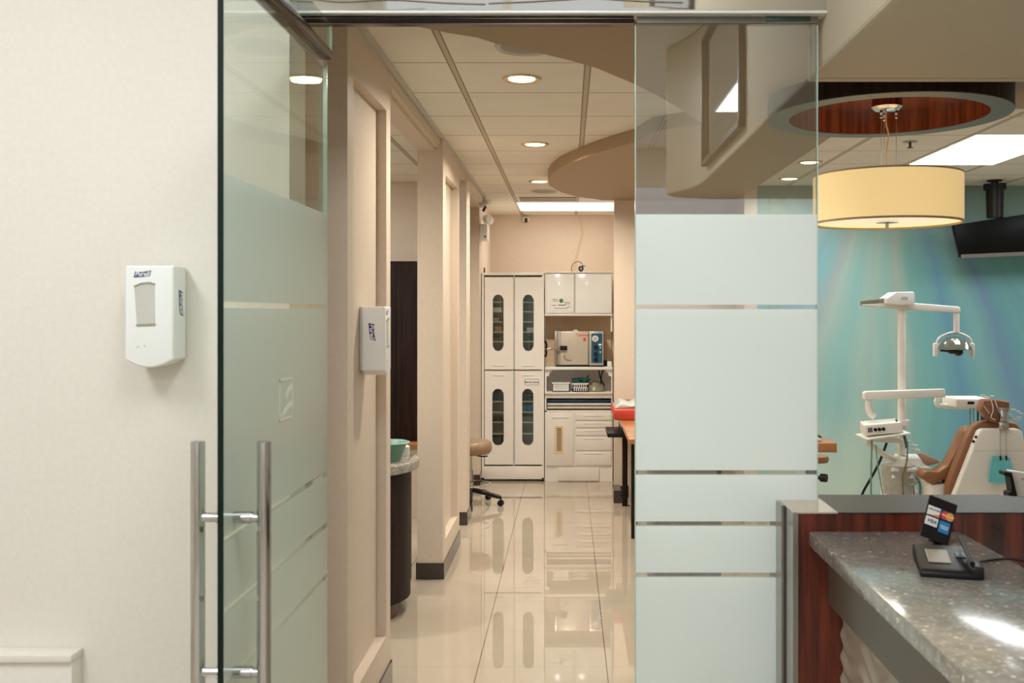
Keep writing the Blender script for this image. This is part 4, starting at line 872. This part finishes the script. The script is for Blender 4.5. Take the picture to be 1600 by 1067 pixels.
t['label'] = 'small grey bottle beside the teal basin on the rounded counter'

# ================================================================== DENTAL ROOM
DP = 6.6
def dx(px, D=DP): return X(px, D)
def dz(py, D=DP): return Z(py, D)
den_m = mat('dental_white', (236, 234, 226), 0.35, var=.04)
u = thing('dental_unit', (dx(1408), DP, 0), 'white dental delivery post with light arm, tray arm and suction hoses', 'dental unit')
MB().cyl((dx(1409), DP, dz(715)), (dx(1409), DP, dz(476)), 0.026, seg=28).cyl((dx(1409), DP, dz(486)), (dx(1409), DP, dz(483.5)), 0.0275).build('post', den_m, u)
MB().cyl((dx(1409), DP, 0.05), (dx(1409), DP, dz(712)), 0.036, seg=28).cyl((dx(1411), DP, dz(664)), (dx(1411), DP, dz(656)), 0.042, seg=24).cyl((dx(1409), DP, 0), (dx(1409), DP, .05), .2, seg=32).build('lower_post', den_m, u)
hb = MB().prism([(dx(1379), dz(475)), (dx(1380), dz(466)), (dx(1394), dz(456.5)), (dx(1420), dz(456)), (dx(1422), dz(458)), (dx(1422), dz(476)), (dx(1398), dz(477))][::-1], 'y', DP - .09, DP + .09, .008, 3).build('junction_box', plast_m, u)
MB().box(dx(1408, DP - .09), dx(1418, DP - .09), DP - .093, DP - .09, dz(469), dz(464)).build('indicator_window', greyp_m, hb, smooth=0)
MB().prism([(dx(1345), dz(470)), (dx(1380), dz(466)), (dx(1380), dz(473)), (dx(1345), dz(477))][::-1], 'y', DP - .02, DP + .02, .003).build('rear_arm', mat('grey_arm', (140, 136, 122), .4), u)
la = MB().prism([(dx(1345), dz(475)), (dx(1420), dz(473)), (dx(1497), dz(479)), (dx(1499), dz(481)), (dx(1499), dz(489)), (dx(1420), dz(484)), (dx(1345), dz(478))][::-1], 'y', DP - .022, DP + .022, .006, 3).build('light_arm', den_m, u)
MB().cyl((dx(1494.5), DP, dz(519)), (dx(1494.5), DP, dz(484)), 0.019, seg=20).build('drop_tube', den_m, la)
# operatory light head
lh = MB()
lh.tube([(dx(1462), DP, dz(541)), (dx(1466), DP, dz(530)), (dx(1476), DP, dz(523)), (dx(1491), DP, dz(519.5)), (dx(1506), DP, dz(523)), (dx(1516), DP, dz(530)), (dx(1519), DP, dz(541))], 0.008, 10)
lh.box(dx(1458.5), dx(1465), DP - .02, DP + .02, dz(557), dz(536), .006, 3).box(dx(1516), dx(1521.5), DP - .02, DP + .02, dz(558), dz(536), .006, 3)
lh = lh.build('light_head_yoke', den_m, u)
b = MB(); prof = []
pts_ = [(0, .085), (.05, .076), (.09, .048), (.112, .004), (.109, .0), (.086, .042), (.05, .069), (0, .078)]
b.lathe([(max(r, .001), z) for r, z in pts_], (dx(1491), DP, dz(546)), 32)
b.build('reflector', mat('smoky_reflector', (150, 160, 152), .1, .7, var=.1), lh)
MB().tube([(dx(1465), DP - .04, dz(547)), (dx(1480), DP - .05, dz(548)), (dx(1492), DP - .05, dz(549))], [.008, .018, .026], 14).sph((dx(1493), DP - .05, dz(549)), .03).build('bulb_housing', mat('dark_olive_metal', (46, 42, 30), .25, .4), lh)
# tray arm
YA = DP - .06
MB().prism([(dx(1348, YA), dz(613, YA)), (dx(1352, YA), dz(611, YA)), (dx(1474, YA), dz(607, YA)), (dx(1475, YA), dz(620, YA)), (dx(1350, YA), dz(624, YA)), (dx(1348, YA), dz(622, YA))][::-1], 'y', YA - .035, YA + .02, .008, 3).build('tray_arm', den_m, u)
MB().tube([(dx(1357, YA), YA, dz(625, YA)), (dx(1357, YA), YA, dz(638, YA)), (dx(1360, YA), YA, dz(646, YA)), (dx(1366, YA), YA, dz(651, YA))], .021, 14).cyl((dx(1357, YA), YA, dz(627, YA)), (dx(1357, YA), YA, dz(624, YA)), .018).build('arm_elbow', den_m, u)
cb = MB().box(-.115, .115, -.10, .10, 0, .07, .008, 3)
bmesh.ops.transform(cb.bm, matrix=Matrix.Translation((dx(1368), DP - .12, dz(672))) @ Matrix.Rotation(R(-6), 4, 'Y') @ Matrix.Rotation(R(-8), 4, 'Z'), verts=cb.bm.verts)
cbo = cb.build('control_box', den_m, u)
cb = MB().box(-.14, .14, -.13, .13, -.014, -.002, .004)
bmesh.ops.transform(cb.bm, matrix=Matrix.Translation((dx(1370), DP - .12, dz(673))) @ Matrix.Rotation(R(-8), 4, 'Y'), verts=cb.bm.verts); cb.build('tray_shelf', den_m, u)
cb = MB()
for a in (-.095, -.085, -.075): cb.box(a, a + .006, -.103, -.10, .02, .05)
for a in (-.05, -.025, .0): cb.cyl((a, -.112, .035), (a, -.10, .035), .011, seg=14)
bmesh.ops.transform(cb.bm, matrix=Matrix.Translation((dx(1368), DP - .12, dz(672))) @ Matrix.Rotation(R(-6), 4, 'Y') @ Matrix.Rotation(R(-8), 4, 'Z'), verts=cb.bm.verts)
cb.build('control_knobs', black_m, cbo)
# lower linkage + assistant arm
MB().prism([(dx(1352), dz(683)), (dx(1352), dz(688)), (dx(1408), dz(692)), (dx(1408), dz(684)), (dx(1372), dz(680))], 'y', DP - .05, DP - .02, .004).build('link_arm', den_m, u)
MB().tube([(dx(1352), DP - .04, dz(689)), (dx(1362), DP - .05, dz(697)), (dx(1380), DP - .06, dz(710)), (dx(1396), DP - .05, dz(716))], .018, 12).build('holder_arm', den_m, u)
hs = MB(); 
for k in range(6):
    x = dx(1386 + 5.5 * k); hs.cyl((x, DP - .14, dz(742)), (x, DP - .11, dz(724)), .014, .011, 12)
hs.box(dx(1382), dx(1420), DP - .16, DP - .09, dz(731), dz(726), .004).build('instrument_holder', den_m, u)
MB().box(dx(1404), dx(1440), DP - .1, DP + .1, dz(752), dz(712), .01, 3).build('cuspidor_box', plast_m, u)
MB().lathe([(.09, 0), (.10, .12), (.105, .19), (.06, .2)], (dx(1398), DP - .06, dz(768)), 24).build('canister', mat('pale_grey_canister', (186, 184, 172), .3, var=.15, scale=30), u)
MB().box(dx(1384), dx(1436), DP - .1, DP + .12, 0.02, dz(765), .01).build('floor_box', den_m, u)
hose_m = mat('grey_green_hose', (140, 152, 132), .4); teal_h = mat('teal_hose', (52, 120, 140), .4); brown_h = mat('brown_hose', (140, 100, 60), .4)
YQ = DP - .2
def hose(pts, m_, r=.005): MB().tube([P(a, b_, YQ) for a, b_ in pts], r).build('hose', m_, u)
hose([(1362, 675), (1362, 700), (1361, 740), (1361, 790)], hose_m, .006)
hose([(1418, 690), (1417, 720), (1410, 745), (1412, 775)], brown_h)
hose([(1414, 680), (1418, 700), (1414, 740), (1408, 780)], hose_m)
hose([(1400, 655), (1408, 672), (1413, 684), (1416, 700)], teal_h, .007)
hose([(1430, 745), (1437, 755), (1438, 775)], teal_h, .006)
hose([(1415, 752), (1422, 758), (1430, 756), (1436, 748)], hose_m, .007)
hose([(1368, 695), (1372, 730), (1380, 775)], hose_m, .004)
hose([(1427, 757), (1428, 770), (1426, 785)], mat('red_hose', (150, 60, 50), .4), .004)
MB().tube([P(a, b_, DP + .1) for a, b_ in ((1391, 668), (1386, 690), (1374, 722), (1362, 745), (1350, 766), (1344, 782))], .009).build('power_cable', black_m, u)
for k, (a, b_) in enumerate(((1420, 690), (1433, 702), (1425, 708))):
    pass
b = MB()
for k in range(10): b.sph(P(1420 + random.uniform(-6, 14), 695 + random.uniform(-8, 14), DP - .08), random.uniform(.008, .018), (1.6, .6, .5), 8)
b.build('plastic_sleeve', mat('crinkled_clear_plastic', (214, 222, 216), .1, var=.1), u)
# doctor's delivery head on the right
YR = DP + .15
r_ = thing('dental_tray', (dx(1470, YR), YR, dz(640, YR)), 'white instrument delivery tray with hanging tubes between the post and chair headrest', 'dental tray')
MB().box(dx(1480, YR), dx(1535, YR), YR - .16, YR + .1, dz(634, YR), dz(620, YR), .008, 3).build('tray_head', den_m, r_)
MB().cyl((dx(1465, YR), YR, dz(627, YR)), (dx(1465, YR), YR, dz(617, YR)), .02).tube([(dx(1463, YR), YR, dz(625, YR)), (dx(1465, YR), YR, dz(632, YR)), (dx(1475, YR), YR, dz(634, YR)), (dx(1520, YR), YR, dz(636, YR))], .018, 12).build('pivot_arm', den_m, r_)
MB().box(dx(1497, YR), dx(1507, YR), YR - .163, YR - .16, dz(628, YR), dz(624, YR)).build('name_plate', black_m, r_, smooth=0)
for a, m_, w_ in ((1507, hose_m, .005), (1512, hose_m, .004), (1519, mat('slate_tube', (80, 80, 86), .4), .008), (1526, MATS['slate_tube'], .012), (1531, MATS['slate_tube'], .010)):
    MB().tube([(dx(a, YR), YR - .1, dz(634, YR)), (dx(a - .6, YR), YR - .1, dz(650, YR)), (dx(a + .5, YR), YR - .1, dz(668 if w_ > .006 else 664, YR))], w_, 8).build('tube', m_, r_)

# dental chair
DCh = 6.1
def hx(px, D=DCh): return X(px, D)
def hz(py, D=DCh): return Z(py, D)
ch = thing('dental_chair', (hx(1530), DCh + .3, 0), 'tan dental chair with white back shell and adjustable headrest', 'dental chair')
MB().prism([(hx(1487), hz(784)), (hx(1524), hz(690)), (hx(1530), hz(674)), (hx(1536), hz(670)), (hx(1592), hz(670)), (hx(1598), hz(674)), (hx(1604), hz(700)), (hx(1618), hz(784))][::-1], 'y', DCh, DCh + .06, .012, 3).build('back_shell', den_m, ch)
MB().box(hx(1522), hx(1603), DCh - .0012, DCh, hz(704.6), hz(704)).build('shell_seam', greyp_m, ch, smooth=0)
MB().prism([(hx(1484), hz(792)), (hx(1486), hz(762)), (hx(1497), hz(732)), (hx(1517), hz(684)), (hx(1527), hz(667)), (hx(1540), hz(660)), (hx(1572), hz(658)), (hx(1596), hz(662)), (hx(1604), hz(672)), (hx(1624), hz(792))][::-1], 'y', DCh + .061, DCh + .13, .02, 4).build('backrest', tan_m, ch)
YS = DCh + .14
MB().prism([(hx(1487, YS), hz(765, YS)), (hx(1499, YS), hz(722, YS)), (hx(1518, YS), hz(680, YS)), (hx(1524, YS), hz(668, YS)), (hx(1514, YS), hz(668, YS)), (hx(1506, YS), hz(675, YS)), (hx(1494, YS), hz(703, YS)), (hx(1480, YS), hz(728, YS)), (hx(1466, YS), hz(737, YS)), (hx(1449, YS), hz(735, YS)), (hx(1441, YS), hz(740, YS)), (hx(1440, YS), hz(746, YS)), (hx(1458, YS), hz(758, YS)), (hx(1476, YS), hz(748, YS))], 'y', YS, YS + .12, .012, 3).build('seat_cushion', tan_m, ch)
MB().prism([(hx(1446, YS), hz(714, YS)), (hx(1449, YS), hz(711, YS)), (hx(1476, YS), hz(722, YS)), (hx(1482, YS), hz(728, YS)), (hx(1460, YS), hz(733, YS))], 'y', YS + .12, YS + .17, .01, 2).build('armrest', mat('dusty_tan_vinyl', (176, 146, 124), .4), ch)
MB().box(hx(1470), hx(1488), DCh + .3, DCh + .6, hz(753), hz(744), .01).build('seat_bracket', greyp_m, ch)
MB().box(hx(1468), hx(1500), DCh + .15, DCh + .4, 0.0, hz(762), .02).build('pedestal', den_m, ch)
hr = MB().prism([(hx(1538), hz(630)), (hx(1534), hz(640)), (hx(1543), hz(652)), (hx(1552), hz(660)), (hx(1566), hz(664)), (hx(1574), hz(655)), (hx(1580), hz(640)), (hx(1581), hz(628)), (hx(1558), hz(624.5)), (hx(1540), hz(625))], 'y', DCh + .02, DCh + .1, .014, 3).build('headrest', mat('brown_headrest_vinyl', (146, 98, 68), .35, var=.1), ch)
MB().box(hx(1562), hx(1573), DCh - .01, DCh + .018, hz(668), hz(636), .004).box(hx(1559), hx(1576), DCh - .015, DCh + .0, hz(640), hz(636), .003).box(hx(1560), hx(1575), DCh - .012, DCh + .0, hz(672), hz(658), .003).build('headrest_bracket', chrome_m, ch)
b = MB(); b.tube([(hx(1550), DCh + .01, hz(626)), (hx(1552), DCh + .0, hz(640)), (hx(1549), DCh + .005, hz(652)), (hx(1556), DCh + .005, hz(656))], .003)
b.tube([(hx(1556), DCh + .01, hz(626)), (hx(1560), DCh + .0, hz(640)), (hx(1566), DCh + .0, hz(652))], .003).tube([(hx(1538), DCh + .01, hz(634)), (hx(1546), DCh + .0, hz(646))], .002)
for k in range(14): b.sph((hx(1588 + random.uniform(-8, 12)), DCh + .04, hz(648 + random.uniform(-9, 8))), random.uniform(.006, .013), (1.8, .4, .5), 8)
for k in range(5): b.sph((hx(1545 + random.uniform(-6, 12)), DCh + .04, hz(619 + random.uniform(-1, 3))), random.uniform(.006, .011), (2.2, .6, .4), 8)
b.build('plastic_cover', mat('crinkled_clear_plastic', (214, 222, 216), .1, var=.1), hr)
for a in (1540, 1534): MB().sph((hx(1526 if a == 1540 else 1522), DCh + .01, hz(683 if a == 1540 else 690)), .009).build('bolt', black_m, ch)
# bib hanging on its chain
bb = thing('patient_bib', (hx(1562), DCh - .03, hz(752)), 'teal paper patient bib hanging by a chain on the back of the dental chair', 'bib')
MB().prism([(hx(1548), hz(711)), (hx(1575), hz(714)), (hx(1579), hz(735)), (hx(1578), hz(753)), (hx(1556), hz(754)), (hx(1542), hz(752)), (hx(1544), hz(730))], 'y', DCh - .028, DCh - .022).build('bib_sheet', bib_m, bb)
for a, b_ in ((1560, 1560.5), (1569, 1569.5)):
    MB().tube([(hx(a), DCh - .024, hz(665)), (hx(b_), DCh - .024, hz(712))], .0022, smooth=0).build('chain', wire_m, bb)
    MB().box(hx(a) - .004, hx(a) + .004, DCh - .034, DCh - .02, hz(718), hz(711), .001).build('clip', black_m, bb)
# small white cart at the right edge
YC2 = 4.9
t = thing('instrument_cart', (X(1590, YC2), YC2, 0), 'white instrument cart with black handle at the right edge behind the ledge', 'cart')
MB().prism([(X(1578, YC2), Z(735, YC2)), (X(1640, YC2), Z(745, YC2)), (X(1650, YC2), 0.05), (X(1600, YC2), 0.05), (X(1588, YC2), Z(785, YC2))][::-1], 'y', YC2, YC2 + .05, .006).build('body', plast_m, t)
MB().prism([(X(1565, YC2), Z(736, YC2)), (X(1577, YC2), Z(737, YC2)), (X(1588, YC2), Z(786, YC2)), (X(1594, YC2), Z(795, YC2)), (X(1572, YC2), Z(795, YC2)), (X(1572, YC2), Z(768, YC2)), (X(1577, YC2), Z(766, YC2)), (X(1574, YC2), Z(744, YC2)), (X(1565, YC2), Z(741, YC2))][::-1], 'y', YC2 - .03, YC2 + .03).build('black_handle', black_m, t)
MB().cyl((X(1597, YC2), YC2 - .006, Z(748, YC2)), (X(1597, YC2), YC2, Z(748, YC2)), .006).build('screw', greyp_m, t)
MB().box(X(1596, YC2), X(1645, YC2), YC2 + .0, YC2 + .05, 0, .05).build('base', black_m, t)
# side desk left of the dental unit
D6 = 6.2
t = thing('side_desk', (1.2, D6, 0), 'honey wood side desk seen just right of the glass panel', 'desk')
MB().box(0.85, X(1308, D6), D6, D6 + .5, Z(707, D6), Z(692.5, D6), .003).build('top', orange_m, t)
for x in (0.9, X(1277, D6) - .01): MB().box(x - .03, x + .01, D6 + .1, D6 + .14, 0, Z(707, D6)).build('leg', darkwood_m, t)
t = thing('notepad', (X(1278, D6), D6 + .2, Z(692, D6)), 'grey notepad with a black pen on the side desk', 'notepad')
MB().box(X(1262, D6), X(1288, D6), D6 + .05, D6 + .3, Z(692.4, D6), Z(688, D6), .003).build('pages', greyp_m, t)
MB().tube([(X(1272, D6), D6 + .08, Z(684, D6)), (X(1280, D6), D6 + .1, Z(682, D6)), (X(1288, D6), D6 + .08, Z(686, D6))], .006).build('pen', black_m, t)
t = thing('operator_stool', (X(1272, 5.9), 5.9, 0), 'tan stool cushion edge with black adjusting knob beneath the side desk', 'stool')
MB().lathe([(0.001, -.035), (.08, -.035), (.086, -.015), (.08, 0), (.001, 0)], (X(1272, 5.9), 5.9, Z(712, 5.9)), 28).build('seat', tan_m, t, smooth=60)
MB().cyl((X(1272, 5.9), 5.9, 0.06), (X(1272, 5.9), 5.9, Z(712, 5.9) - .035), .02).build('column', black_m, t)
MB().cyl((X(1272, 5.9), 5.85, Z(744, 5.9)), (X(1283, 5.9), 5.85, Z(744, 5.9)), .012).cyl((X(1279, 5.9), 5.85, Z(744, 5.9)), (X(1287, 5.9), 5.83, Z(744, 5.9)), .024).build('knob', black_m, t)
MB().lathe([(0.001, 0), (.2, 0), (.2, .03), (.03, .06), (.001, .06)], (X(1272, 5.9), 5.9, 0), 28).build('base', black_m, t)
